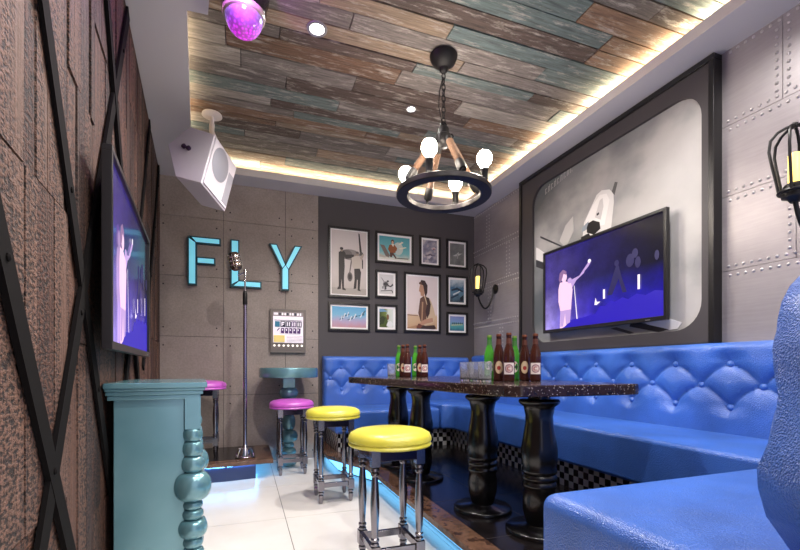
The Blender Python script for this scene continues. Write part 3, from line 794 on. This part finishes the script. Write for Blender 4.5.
def c_harbour(w, h):
    g = grad_paint('harbour_print', [(0, (58, 74, 86)), (.4, (92, 128, 146)), (.62, (60, 104, 134)), (1, (196, 208, 214))], 2, -h, h, .35, 16)
    return g, [((30, 48, 64), [(.1, .56), (.5, .66), (.95, .52), (.9, .46), (.5, .56), (.1, .48)]), ((206, 214, 216), [(.2, .36), (.7, .52), (.74, .48), (.25, .30)]), ((36, 56, 74), [(.05, .22), (.6, .38), (.62, .32), (.1, .14)]), ((24, 34, 44), [(.7, .2), (.95, .34), (.95, .1), (.75, .06)])]
def c_lagoon(w, h):
    g = grad_paint('lagoon_print', [(0, (40, 104, 130)), (.35, (84, 160, 158)), (.6, (120, 150, 190)), (1, (126, 134, 186))], 2, -h, h, .2, 14)
    D = (60, 84, 84)
    return g, [((176, 190, 150), [(.1, .42), (.9, .48), (.9, .40), (.1, .34)])] + [(D, [(.14 + .13 * i, .50), (.22 + .13 * i, .60), (.26 + .13 * i, .52), (.2 + .13 * i, .42)]) for i in range(6)]
def c_seaplanes(w, h):
    g = grad_paint('pastel_sea', [(0, (190, 142, 150)), (.3, (176, 160, 190)), (.6, (116, 176, 206)), (1, (92, 160, 204))], 2, -h, h, .2, 12)
    D, W = (54, 92, 116), (216, 222, 226)
    S = []
    for u, v, s in ((.34, .56, .9), (.52, .42, 1.0), (.64, .54, 1.1), (.84, .62, 1.2), (.26, .42, .7), (.44, .62, .7)):
        S += [(D, [(u - .09 * s, v - .05), (u + .08 * s, v + .05), (u + .09 * s, v), (u, v - .06)]), (W, [(u - .03 * s, v - .12), (u + .03 * s, v + .13), (u + .06 * s, v + .12), (u, v - .12)])]
    return g, S + [((70, 110, 130), [(.86, .66), (.96, .86), (.98, .82), (.9, .6)])]
def c_meadow(w, h):
    g = grad_paint('meadow_print', [(0, (54, 72, 26)), (.45, (112, 128, 60)), (.6, (200, 208, 190)), (1, (214, 218, 214))], 0, -w, w, .3, 12)
    return g, [((70, 86, 30), [(0, 0), (.5, 0), (.62, .3), (.5, .56), (.3, .62), (0, .56)]), ((44, 56, 24), [(0, .1), (.3, .2), (.42, .5), (.2, .6), (0, .5)]), ((120, 84, 50), E_(.60, .56, .09, .16)), ((226, 228, 226), [(.6, .3), (.8, .36), (.98, .2), (.9, .02), (.66, .02), (.5, .1)]), ((110, 150, 180), [(0, .82), (.6, .86), (.3, .98), (0, 1)])]
PICS = [('large framed sepia photo of two airmen beside a propeller plane', .887, 2.598, 1.368, 1.80, .014, c_airmen),
        ('wide framed teal picture of a flier in a brown jacket', 1.438, 2.598, 1.915, 2.232, .024, c_flier),
        ('small framed violet grey storm cloud picture in the top row', 1.993, 2.605, 2.273, 2.234, .024, c_clouds),
        ('small framed grey picture of a pale plane, top right corner', 2.355, 2.600, 2.649, 2.238, .024, c_greyplane),
        ('small framed black and white drawing of a machine, second row', 1.438, 2.146, 1.71, 1.822, .024, c_sketch),
        ('large framed sepia portrait of a seated pilot in profile', 1.793, 2.148, 2.273, 1.43, .02, c_pilot),
        ('small framed dark blue harbour picture in the right column', 2.355, 2.150, 2.649, 1.771, .026, c_harbour),
        ('wide framed pastel picture of planes over a pink and blue sea', .887, 1.742, 1.372, 1.42, .02, c_seaplanes),
        ('small framed green meadow picture in the bottom row', 1.438, 1.745, 1.71, 1.428, .026, c_meadow),
        ('small framed blue green lagoon picture at the bottom right', 2.355, 1.693, 2.649, 1.417, .024, c_lagoon)]
for p in PICS: picture(*p)

# small lit notice box under the letter Y
nb = empty('notice_box', 'small grey light box with a printed notice below the letter Y', 'sign', (.45, BY, 1.40))
mb = MB(); mb.box(-.187, .187, -.035, -.001, -.236, .236); mb.build('box_frame', plain((112, 104, 100), .5, .3), nb, bevel=.004)
def paint_e(rgb, s=.5): return emit(rgb, s, 'lit_paper')
pw, pd, pp, pt, py_, pg = paint_e((232, 222, 232), .45), paint_e((40, 38, 66), .1), paint_e((80, 44, 104), .1), paint_e((40, 110, 140), .2), paint_e((216, 194, 120), .35), paint_e((140, 130, 130), .15)
sh = [(pg, R_(0, .86, 1, 1)), (pw, R_(.02, .9, .16, .97))]
for i in range(9): sh.append((pw if i % 3 else pd, R_(.2 + .085 * i, .89, .255 + .085 * i, .97)))
sh += [(pd, R_(.04, .72, .96, .735)), (pt, R_(.06, .51, .22, .69))]
for i, c in enumerate((pd, pd, pp, pd)): sh.append((c, R_(.24 + .18 * i, .51, .41 + .18 * i, .70)))
for i, k in enumerate((0, 1, 2, 1)):
    u = .27 + .18 * i
    sh += [(pw, R_(u, .54, u + .035, .67)), (pw, R_(u + .07, .54, u + .105, .67))] if k else [(pw, R_(u, .54, u + .035, .67)), (pw, R_(u, .63, u + .1, .67)), (pw, R_(u, .58, u + .08, .605))]
for i in range(5): sh.append((pp, [(.25 + .135 * i, .31), (.36 + .135 * i, .30), (.37 + .135 * i, .47), (.26 + .135 * i, .48)]))
for i in range(5): sh.append((pw, R_(.29 + .13 * i, .39, .325 + .13 * i, .44)))
sh += [(py_, R_(.02, .02, .38, .24)), (pp, [(.12, .40), (.2, .48), (.22, .46), (.15, .38)])]
for i in range(5): sh.append((pg, R_(.44, .03 + .045 * i, .96, .04 + .045 * i)))
layers(nb, 'printed_sheet', -.158, .158, -.128, .205, -.0355, pw, sh)
mb = MB()
for i in range(7): mb.lathe([(.0125, 0), (.0125, .003), (0, .004)], 14, mat=Matrix.Translation((-.144 + .048 * i, -.035, -.158)) @ Matrix.Rotation(PI / 2, 4, 'X'))
mb.build('lamp_dots', emit((250, 240, 230), 0.6, 'small_lamps'), nb)

# ------------------------------------------------------------------ mural panel on the right wall
def wall_r(y, z, d): return (RX - d, y, z)
mp = empty('mural_panel', 'large black framed aviation mural with rounded corners behind the television', 'mural', (RX, 2.79, 1.9))
Lm = lambda y, z, d: (-d, y - 2.79, z - 1.9)
y0, y1, z0, z1 = 1.80, 3.765, 1.156, 2.915
mb = MB()
for a0, a1, b0, b1 in ((y0, y1, z1 - .035, z1), (y0, y0 + .035, z0, z1 - .035), (y1 - .035, y1, z0, z1 - .035)):
    mb.box(-.075, -.001, a0 - 2.79, a1 - 2.79, b0 - 1.9, b1 - 1.9)
mb.build('outer_frame', M_frame, mp, bevel=.003)
iy0, iy1, iz0, iz1, rr = 1.885, 3.565, 1.245, 2.765, .18
def rrect(n=8):
    P = []
    for cy, cz, a in ((iy1 - rr, iz1 - rr, 0), (iy0 + rr, iz1 - rr, PI / 2), (iy0 + rr, iz0 + rr, PI), (iy1 - rr, iz0 + rr, 3 * PI / 2)):
        for k in range(n + 1): P.append((cy + rr * math.cos(a + PI / 2 * k / n), cz + rr * math.sin(a + PI / 2 * k / n)))
    return P
# dark board with a rounded opening (built as a ring of quads)
IN = rrect(); mb = MB()
def outer_pt(p):
    cy, cz = (iy0 + iy1) / 2, (iz0 + iz1) / 2; dy, dz = p[0] - cy, p[1] - cz
    s = min(((y1 - .034 - cy) if dy > 0 else (cy - y0 - .034)) / max(abs(dy), 1e-6), ((z1 - .034 - cz) if dz > 0 else (cz - z0)) / max(abs(dz), 1e-6))
    return (cy + dy * s, cz + dz * s)
OUT = [outer_pt(p) for p in IN]
n_ = len(IN)
for i in range(n_):
    j = (i + 1) % n_
    mb.face([Lm(*IN[i], .06), Lm(*IN[j], .06), Lm(*OUT[j], .06), Lm(*OUT[i], .06)])
    mb.face([Lm(*IN[i], .06), Lm(*IN[j], .06), Lm(*IN[j], .035), Lm(*IN[i], .035)])
# corner fills
for cy, cz in ((y0 + .034, z0), (y1 - .034, z0), (y0 + .034, z1 - .034), (y1 - .034, z1 - .034)):
    near = sorted(range(n_), key=lambda i: (OUT[i][0] - cy) ** 2 + (OUT[i][1] - cz) ** 2)
    a = [i for i in near if abs(OUT[i][0] - cy) < 1e-3][:1]; b = [i for i in near if abs(OUT[i][1] - cz) < 1e-3][:1]
    if a and b and a != b: mb.face([Lm(cy, cz, .06), Lm(*OUT[a[0]], .06), Lm(*OUT[b[0]], .06)])
mb.build('dark_board', plain((66, 62, 64), .5), mp)
def sky_print():
    n = NT('cloud_print'); v = n.coord((1, 1, 1.3)); f = n.noise(v, 1.2, 5, .5)
    c = n.n('ShaderNodeTexCoord'); sp_ = n.n('ShaderNodeSeparateXYZ'); n.l(c.outputs['Object'], sp_.inputs[0])
    mr = n.n('ShaderNodeMapRange'); mr.inputs[1].default_value = .75; mr.inputs[2].default_value = -.35; mr.inputs[3].default_value = -.14; mr.inputs[4].default_value = .12; n.l(sp_.outputs[1], mr.inputs[0])
    ad = n.n('ShaderNodeMath', operation='ADD'); n.l(f, ad.inputs[0]); n.l(mr.outputs[0], ad.inputs[1])
    n.color(n.ramp(ad.outputs[0], [(.28, lin((92, 98, 102))), (.44, lin((140, 141, 142))), (.56, lin((180, 178, 176))), (.75, lin((198, 195, 193)))])); n.set(Roughness=.35); return n.m
mb = MB(); mb.prism([(a - 2.79, b - 1.9) for a, b in rrect()], .02, .034, 0, lambda a, b, c: (-c, a, b)); mb.build('cloud_print', sky_print(), mp)
AIR = [((228, 226, 224), [(2.926, 2.06), (2.90, 2.236), (2.839, 2.317), (2.762, 2.418), (2.708, 2.435), (2.63, 2.412), (2.591, 2.366), (2.588, 2.293), (2.62, 2.06)]),
       ((244, 242, 240), [(2.88, 2.25), (2.80, 2.35), (2.73, 2.405), (2.66, 2.39), (2.63, 2.33), (2.68, 2.15), (2.80, 2.16), (2.87, 2.20)]),
       ((214, 211, 210), [(2.78, 2.24), (2.73, 2.36), (2.70, 2.37), (2.69, 2.30), (2.72, 2.2)]),
       ((150, 160, 172), [(2.93, 2.16), (2.92, 2.20), (2.85, 2.23), (2.85, 2.17)]),
       ((26, 26, 30), [(2.868, 2.185), (2.85, 2.215), (2.80, 2.222), (2.73, 2.185), (2.722, 2.13), (2.79, 2.10), (2.868, 2.14)]),
       ((30, 30, 34), [(2.935, 2.12), (2.85, 2.13), (2.80, 2.07), (2.935, 2.03)]), ((40, 40, 44), [(2.762, 2.262), (2.738, 2.268), (2.735, 2.25), (2.758, 2.245)]),
       ((92, 90, 90), [(2.606, 2.383), (2.576, 2.449), (2.552, 2.437), (2.582, 2.35)]),
       ((232, 230, 228), [(3.535, 2.19), (3.50, 2.17), (3.36, 2.07), (3.30, 1.96), (3.535, 2.07)]), ((64, 64, 68), [(3.535, 2.07), (3.30, 1.95), (3.30, 1.89), (3.535, 2.0)]),
       ((70, 70, 74), [(3.47, 2.285), (3.15, 2.10), (3.15, 2.085), (3.47, 2.265)]),
       ((190, 188, 186), [(3.20, 2.16), (3.12, 2.28), (3.03, 2.33), (3.02, 2.2), (3.12, 2.08)]),
       ((238, 236, 236), [(2.36, 1.36), (2.143, 1.345), (2.03, 1.30), (2.06, 1.262), (2.2, 1.254)]), ((44, 42, 44), [(2.42, 1.352), (2.25, 1.30), (2.12, 1.262), (2.2, 1.25), (2.44, 1.31)]),
       ((50, 48, 50), [(2.62, 1.31), (2.56, 1.315), (2.40, 1.262), (2.44, 1.256)])]
def print_part(name, idx):
    mb = MB(); mt = []
    for i in idx:
        c, P = AIR[i]; m = plain(c, .35)
        if m not in mt: mt.append(m)
        mb.prism([(a - 2.79, b - 1.9) for a, b in P], .0338, .0345 + .0003 * i, mt.index(m), lambda a, b, c: (-c, a, b))
    mb.build(name, mt, mp)
for nm, idx in (('aircraft_nose', range(0, 8)), ('far_wing', (8, 9, 10)), ('engine_cowl', (11,)), ('near_wing', (12, 13, 14))): print_part(nm, idx)
mb = MB(); mt = []
for i in range(9):                                             # faint lettering too blurred to read
    a = 3.40 - .042 * i; b = 2.66 + .008 * i
    for q in ([(a, b), (a - .008, b), (a - .008, b + .055), (a, b + .055)], [(a, b + .045), (a - .024, b + .047), (a - .024, b + .055), (a, b + .055)], [(a - .018, b + .005), (a - .025, b + .005), (a - .025, b + .05 * (i % 2) + .02), (a - .018, b + .05 * (i % 2) + .02)]):
        m = plain((170, 168, 166), .35)
        if m not in mt: mt.append(m)
        mb.prism([(u - 2.79, v - 1.9) for u, v in q], .0338, .0352, mt.index(m), lambda a, b, c: (-c, a, b))
mb.build('blurred_lettering', mt, mp)

# ------------------------------------------------------------------ televisions
def screen_mat(W, H):
    n = NT('concert_screen'); c = n.n('ShaderNodeTexCoord'); s = n.n('ShaderNodeSeparateXYZ'); n.l(c.outputs['Object'], s.inputs[0])
    mx = n.n('ShaderNodeMapRange'); mx.inputs[1].default_value = -W / 2; mx.inputs[2].default_value = W / 2; n.l(s.outputs[0], mx.inputs[0])
    mz = n.n('ShaderNodeMapRange'); mz.inputs[1].default_value = -H / 2; mz.inputs[2].default_value = H / 2; n.l(s.outputs[2], mz.inputs[0])
    f = n.noise(c.outputs['Object'], 5, 6, .65)
    top = n.ramp(mx.outputs[0], [(0, lin((70, 56, 140))), (.4, lin((34, 26, 104))), (.8, lin((15, 11, 50))), (1, lin((7, 5, 22)))])
    bot = n.ramp(mx.outputs[0], [(0, lin((190, 170, 250))), (.22, lin((110, 90, 220))), (.5, lin((40, 20, 205))), (1, lin((38, 10, 225)))])
    zz = n.ramp(mz.outputs[0], [(.02, (0, 0, 0)), (.55, (1, 1, 1))])
    col = n.mix(zz, bot, top)
    col = n.mix(1.0, col, n.ramp(f, [(.3, (.55, .55, .55)), (.7, (1.4, 1.4, 1.4))]), 'MULTIPLY')
    n.set(Base_Color=(.01, .01, .012, 1), Roughness=.15); n.l(col, n.b.inputs['Emission Color']); n.b.inputs['Emission Strength'].default_value = 1.0
    return n.m
def em(rgb, s=1.0):
    m = emit(rgb, s, 'screen_pixels'); m.node_tree.nodes['Principled BSDF'].inputs['Base Color'].default_value = (.01, .01, .012, 1); return m
def tv(label, loc, rz, W, H, tilt=0):
    o = empty('television', label, 'television', loc, (tilt, 0, rz))
    b = .022; w, h = W / 2, H / 2
    mb = MB()
    mb.box(-w, w, -.032, 0, h - b, h); mb.box(-w, w, -.032, 0, -h, -h + b * 1.3); mb.box(-w, -w + b, -.032, 0, -h + b, h - b); mb.box(w - b, w, -.032, 0, -h + b, h - b); mb.box(-w + .001, w - .001, -.018, 0, -h + .001, h - .001)
    mb.build('bezel', plain((30, 28, 30), .3), o, bevel=.002)
    mb = MB(); mb.box(-w * .7, w * .7, 0, .028, -h * .75, h * .75); mb.build('rear_housing', M_black, o, bevel=.006)
    mb = MB(); mb.box(w - .16, w - .12, -.0335, -.031, -h + .006, -h + .014); mb.build('logo_strip', plain((150, 148, 150), .3, .8), o)
    pink, pale, hair, lil, blu, dim, wht = em((255, 212, 240), 1.1), em((206, 170, 232)), em((150, 110, 160)), em((150, 130, 236)), em((34, 4, 190)), em((31, 24, 90)), em((250, 236, 250), 1.3)
    SW = 1.25; K = lambda P: P
    S = [(blu, [(.20, .0), (.27, .09), (.40, .10), (.50, .12), (.54, .20), (.58, .19), (.63, .24), (.66, .22), (.72, .25), (.76, .22), (.82, .26), (.88, .23), (.94, .26), (1, .24), (1, .0)]),
         (dim, [(.60, .30), (.64, .48), (.67, .60), (.69, .60), (.71, .48), (.75, .30), (.72, .30), (.69, .46), (.64, .30)]), (dim, E_(.675, .63, .018, .035)), (dim, E_(.775, .62, .03, .07)), (dim, E_(.81, .68, .022, .05)), (dim, E_(.83, .58, .02, .06)), (dim, E_(.955, .6, .015, .05)),
         (pale, [(.40, .62), (.44, .735), (.452, .75), (.462, .72), (.44, .68), (.33, .56), (.28, .46), (.245, .50), (.28, .58)]), (wht, E_(.452, .745, .014, .022)),
         (pink, [(.165, .58), (.225, .58), (.28, .54), (.295, .46), (.285, .32), (.28, .22), (.27, .08), (.22, .02), (.185, .0), (.165, .0), (.17, .22), (.15, .34), (.15, .50)]), (pale, [(.17, .22), (.28, .22), (.27, .06), (.23, .04), (.22, .18), (.20, .02), (.17, .02)]),
         (pink, E_(.21, .635, .028, .062)), (hair, [(.155, .62), (.165, .70), (.20, .735), (.235, .70), (.232, .66), (.205, .68), (.19, .62), (.17, .575)]), (wht, [(.31, .50), (.315, .50), (.345, .09), (.336, .09)]), (pale, E_(.268, .575, .022, .035)),
         (wht, R_(.572, .27, .588, .375)), (wht, R_(.832, .30, .848, .45)), (wht, [(.50, .22), (.51, .30), (.52, .25), (.55, .245), (.52, .215)])]
    layers(o, 'screen', -w + b, w - b, -h + b * 1.3, h - b, -.0195, screen_mat(W, H), S, .0005)
    return o
tv('large television on the mural of the right wall, showing a singer', (RX - .09, 2.70, 1.696), -PI / 2, 1.25, .748)
tv('television on the dark plank wall above the teal counter', (left_x(2.335) + .048, 2.335 + .006, 1.418), PI / 2 + PHI, 1.235, .705)
# ------------------------------------------------------------------ ceiling lamps
def downlight(label, x, y, r):
    o = empty('downlight', label, 'lamp', (x, y, CEI), group='recessed downlights')
    mb = MB(); mb.lathe([(r * .68, .004), (r * .72, -.004), (r * .98, -.006), (r, -.003), (r, .004)], 32); mb.build('trim_ring', plain((150, 150, 154), .3, .6), o)
    mb = MB(); mb.lathe([(0, -.0035), (r * .7, -.0035), (r * .7, .002), (0, .002)], 24); mb.build('lens', M_lens, o)
downlight('round recessed downlight near the purple globe lamp', .419, 2.64, .062)
downlight('round recessed downlight behind the chandelier chain', 1.255, 3.2, .042)

gl = empty('globe_lamp', 'purple glowing disco globe in a black housing at the ceiling', 'lamp', (.0, 2.5, CEI - .003))
mb = MB(); mb.lathe([(0, 0), (.13, 0), (.135, -.01), (.13, -.05), (.115, -.09), (.118, -.11), (.11, -.13), (0, -.13)], 36); mb.build('housing', M_gloss, gl)
mb = MB(); mb.lathe([(.09, -.115), (.110, -.122), (.114, -.138), (.110, -.152), (.1, -.158)], 36); mb.build('collar_ring', plain((220, 200, 196), .25, .6), gl)
def globe_mat():
    n = NT('lit_purple_globe'); c = n.n('ShaderNodeTexCoord'); s = n.n('ShaderNodeSeparateXYZ'); n.l(c.outputs['Object'], s.inputs[0])
    mz = n.n('ShaderNodeMapRange'); mz.inputs[1].default_value = -.257; mz.inputs[2].default_value = -.145; n.l(s.outputs[2], mz.inputs[0])
    vo = n.n('ShaderNodeTexVoronoi', Scale=55.); n.l(c.outputs['Object'], vo.inputs['Vector'])
    col = n.ramp(mz.outputs[0], [(0, lin((255, 40, 250))), (.4, lin((200, 70, 255))), (.7, lin((110, 90, 190))), (1, lin((150, 140, 170)))])
    col = n.mix(1.0, col, n.ramp(vo.outputs['Distance'], [(.1, (1.5, 1.5, 1.5)), (.6, (.45, .45, .45))]), 'MULTIPLY')
    n.set(Base_Color=(.2, .1, .3, 1), Roughness=.1); n.l(col, n.b.inputs['Emission Color']); n.b.inputs['Emission Strength'].default_value = .8; return n.m
mb = MB(); mb.lathe([(.1 * math.cos(a), -.145 - .112 * math.sin(a)) for a in [PI / 2 * k / 10 for k in range(11)]][::-1], 32); mb.build('globe', globe_mat(), gl)

M_iron = plain((13, 11, 12), .55, 0, 0, 'dull_iron', .35)
# chandelier
ch = empty('chandelier', 'black iron ring chandelier with rope-wrapped arms and four lit bulbs', 'chandelier', (1.24, 2.574, CEI - .004))
dz_ = lambda z: z - (CEI - .004)
mb = MB(); mb.lathe([(0, 0), (.086, 0), (.092, -.006), (.09, -.022), (.076, -.05), (.045, -.075), (.03, -.085), (.026, -.105), (.012, -.118), (0, -.119)], 32); mb.build('canopy', M_iron, ch)
mb = MB(); z = dz_(2.95); k = 0
while z > dz_(2.60):
    P = [(.0115 * math.cos(2 * PI * i / 14), 0, z - .021 + .024 * math.sin(2 * PI * i / 14)) for i in range(14)]
    if k % 2: P = [(0, p[0], p[2]) for p in P]
    mb.tube(P, .0034, 6, True); z -= .037; k += 1
mb.tube([(.0, .01, dz_(2.93)), (-.03, .0, dz_(2.82)), (-.034, 0, dz_(2.72)), (-.012, 0, dz_(2.62)), (0, 0, dz_(2.575))], .003, 6)
mb.build('chain', M_iron, ch)
mb = MB(); mb.lathe([(.012, dz_(2.60)), (.03, dz_(2.59)), (.038, dz_(2.575)), (.036, dz_(2.545)), (.05, dz_(2.535)), (.052, dz_(2.50)), (.04, dz_(2.47)), (.02, dz_(2.455)), (0, dz_(2.454))], 24)
mb.tube([(.02 * math.cos(2 * PI * i / 16), 0, dz_(2.605) + .02 * math.sin(2 * PI * i / 16)) for i in range(16)], .0045, 6, True)
for k in range(4):
    a = PI / 4 + k * PI / 2; mb.tube([(.05 * math.cos(a) + .016 * math.cos(t) * math.cos(a), .05 * math.sin(a) + .016 * math.cos(t) * math.sin(a), dz_(2.515) + .018 * math.sin(t)) for t in [2 * PI * i / 12 for i in range(12)]], .004, 6, True)
mb.build('hub', M_iron, ch)
zr = dz_(2.150)
mb = MB(); mb.lathe([(.244, zr - .018), (.308, zr - .018), (.312, zr - .014), (.312, zr + .014), (.308, zr + .018), (.244, zr + .018), (.24, zr + .014), (.24, zr - .014), (.244, zr - .018)], 64, smooth=True, cap=False); mb.build('ring', plain((30, 24, 26), .4, .3), ch, ang=30)
for k in range(4):
    a = math.radians(1 + 90 * k); c_, s_ = math.cos(a), math.sin(a)
    A = Vector((.062 * c_, .062 * s_, dz_(2.495))); B = Vector((.262 * c_, .262 * s_, zr + .045))
    L = lambda t: A.lerp(B, t)
    mb = MB(); mb.tube([L(.0), L(1)], .012, 8); mb.tube([L(.02), L(.12)], .02, 12); mb.tube([L(.74), L(.78), L(.92), L(.97)], [.026, .03, .03, .024], 12)
    mb.tube([B + Vector((0, 0, .01)), B + Vector((0, 0, -.012)), B + Vector((.004 * c_, .004 * s_, -.03))], .006, 6)
    arm = mb.build('arm', M_iron, ch)
    mb = MB(); N = 70; P = [L(.12 + .62 * i / N) for i in range(N + 1)]
    mb.tube(P, [.0225 + .0028 * math.sin(i * 2.1) for i in range(N + 1)], 12); mb.build('rope_wrap', M_rope, arm)
    a = math.radians(-44 + 90 * k); x, y = .272 * math.cos(a), .272 * math.sin(a)
    mb = MB(); mb.lathe([(0, 0), (.026, 0), (.026, .012), (.022, .016), (.022, .08), (.025, .084), (.025, .096), (0, .096)], 18, (x, y, zr + .018)); skt = mb.build('socket', M_iron, ch)
    mb = MB(); mb.lathe([(.013, .092), (.017, .102), (.028, .117), (.041, .135), (.0475, .154), (.048, .169), (.042, .19), (.03, .205), (.014, .213), (0, .215)], 24, (x, y, zr + .018)); mb.build('bulb', M_bulb, skt)

# wall sconces
def sconce(label, y, zb):
    o = empty('wall_sconce', label, 'lamp', (RX, y, zb), group='caged wall sconces')
    X = -.235                                                   # lamp axis stands out from the wall
    mb = MB(); mb.lathe([(.0, 0), (.055, 0), (.055, .012), (.03, .02), (.016, .03), (0, .03)], 24, mat=Matrix.Translation((-.001, 0, .075)) @ Matrix.Rotation(-PI / 2, 4, 'Y')); mb.build('wall_plate', M_black, o)
    mb = MB(); mb.tube([(-.02, 0, .075)] + [(-.02 - (-.02 - X) * t, 0, .075 - .19 * math.sin(PI * min(1, t * 1.0)) ** .8 + (-.08) * t) for t in [i / 14 for i in range(1, 14)]] + [(X, 0, -.01)], .0105, 10); mb.build('arm', M_black, o)
    mb = MB(); mb.lathe([(.0, -.03), (.018, -.03), (.03, -.012), (.05, -.005), (.053, .012), (.042, .022), (.044, .05), (.036, .06), (0, .06)], 24, (X, 0, 0)); mb.build('lamp_base', M_black, o)
    mb = MB(); mb.lathe([(0, .058), (.026, .058), (.026, .20), (.02, .208), (0, .21)], 20, (X, 0, 0)); mb.build('candle_lamp', M_candle, o)
    mb = MB()
    for k in range(6):
        a = 2 * PI * k / 6 + .3
        pr = [(.062, .02), (.072, .08), (.09, .17), (.1, .23), (.094, .285), (.066, .32), (.03, .338), (.008, .343)]
        mb.tube([(X + r * math.cos(a), r * math.sin(a), z) for r, z in pr], .0068, 7)
    mb.tube([(X + .06 * math.cos(2 * PI * i / 24), .06 * math.sin(2 * PI * i / 24), .022) for i in range(24)], .009, 7, True)
    mb.lathe([(0, .335), (.022, .337), (.022, .347), (.01, .357), (0, .361)], 14, (X, 0, 0))
    mb.build('cage', M_black, o)
    return o
sconce('black caged wall sconce in the far corner beside the framed pictures', 4.32, 1.842)
sconce('black caged wall sconce on the riveted wall, cut by the right edge', 1.31, 1.835)

# ------------------------------------------------------------------ hanging loudspeaker
sp = empty('loudspeaker', 'white wedge loudspeaker hanging from the ceiling above the letters', 'speaker', (-.245, 3.816, CEI - .004))
A0 = Vector((-.198, 3.359, 2.679)) - Vector((-.245, 3.816, CEI - .004))
w_, h2 = .336, .405
M_spk = plain((206, 200, 208), .45, name='white_speaker')
prof = [(0, 0), (.21, .06), (.338, -.103), (.205, -.362), (0, -h2)]
mb = MB(); mb.prism(prof, 0, w_, 0, lambda a, b, c: (c, a, b))
cab = mb.build('cabinet', M_spk, sp, loc=A0, rot=(.11, .251, 1.118), bevel=.005)
gz = lambda u, v: (.02 + (w_ - .04) * u, -.0, -h2 + .02 + (h2 - .04) * v)
mb = MB(); mb.box(.014, w_ - .014, -.012, .001, -h2 + .014, -.014); mb.build('front_rim', plain((216, 210, 218), .4), cab, bevel=.004)
mb = MB(); mb.lathe([(0, 0), (.108, 0), (.112, .003), (.108, .006), (0, .008)], 40, mat=Matrix.Translation((.128, -.0115, -.155)) @ Matrix.Rotation(PI / 2, 4, 'X') @ Matrix.Diagonal((.92, 1.12, 1, 1))); mb.build('woofer_grille', plain((150, 150, 160), .5), cab)
mb = MB(); mb.box(.245, .315, -.0155, -.011, -.37, -.12); mb.build('horn', plain((160, 158, 168), .45), cab, bevel=.003)
for a, b in ((.165, -.10), (.205, -.085)):
    mb = MB(); mb.lathe([(0, 0), (.017, 0), (.017, .014), (.012, .018), (0, .018)], 16, mat=Matrix.Translation((0, a, b - .03)) @ Matrix.Rotation(-PI / 2, 4, 'Y')); mb.build('knob', plain((52, 30, 60), .4), cab)
mb = MB(); mb.lathe([(0, 0), (.075, 0), (.078, -.012), (.06, -.02), (.022, -.024), (0, -.024)], 28); mb.lathe([(.016, -.02), (.016, -.09)], 14); mb.tube([(0, 0, -.08), (0, -.02, -.15), (.06, -.2, -.36)], .02, 10); mb.build('ceiling_mount', plain((216, 206, 200), .45), sp)

# ------------------------------------------------------------------ lights
def light(name, typ, loc, energy, color=(1, 1, 1), rot=(0, 0, 0), **kw):
    d = bpy.data.lights.new(name, typ); d.energy = energy; d.color = color
    for k, v in kw.items(): setattr(d, k, v)
    o = bpy.data.objects.new(name, d); COL.objects.link(o); o.location = loc; o.rotation_euler = rot; return o
WARM = (1, .80, .52)
def cove(loc, lx, ly, e, rz=0, tilt=(0, 0, 0)):
    light('cove_light', 'AREA', loc, e, WARM, (PI + tilt[0], tilt[1], rz), shape='RECTANGLE', size=lx, size_y=ly)
cove((RX - .19, 1.7, LIP + .012), .05, 6.0, 60)
cove((1.05, BY - .17, LIP + .012), 2.9, .05, 30)
cove((lip_x(3.6) - .09, 3.6, LIP + .012), .05, 1.9, 9, PHI)
W_ = (1, .95, .9)
for x, y, e in ((.419, 2.64, 150), (1.255, 3.2, 170), (2.0, 1.65, 75), (1.2, 1.0, 90), (.3, .9, 90), (2.1, .2, 90), (.9, -.4, 90)):  # beams of the built downlights, then added unseen fill spots without fixtures
    light('ceiling_spot', 'SPOT', (x, y, CEI - .02), e, W_, (0, 0, 0), spot_size=math.radians(150), spot_blend=.7, shadow_soft_size=.05)
light('globe_glow', 'POINT', (-.0, 2.30, CEI - .14), 9, (.75, .2, 1), shadow_soft_size=.03)

w = bpy.data.worlds.new('world'); SC.world = w; w.use_nodes = True
w.node_tree.nodes['Background'].inputs[0].default_value = (.86, .84, 1, 1)
w.node_tree.nodes['Background'].inputs[1].default_value = 1.15

# ------------------------------------------------------------------ camera and view
cd = bpy.data.cameras.new('camera'); cam = bpy.data.objects.new('camera', cd); COL.objects.link(cam)
cd.sensor_width = 36; cd.sensor_fit = 'HORIZONTAL'; cd.lens = 36 * 430 / 800; cd.shift_y = 93 / 800; cd.clip_start = .02
cam.location = (0, 0, 1.0); cam.rotation_euler = (PI / 2, 0, -math.atan(156 / 430))
SC.camera = cam
SC.view_settings.view_transform = 'Standard'; SC.view_settings.look = 'None'
SC.view_settings.exposure = 0; SC.view_settings.gamma = 1; SC.view_settings.use_curve_mapping = False
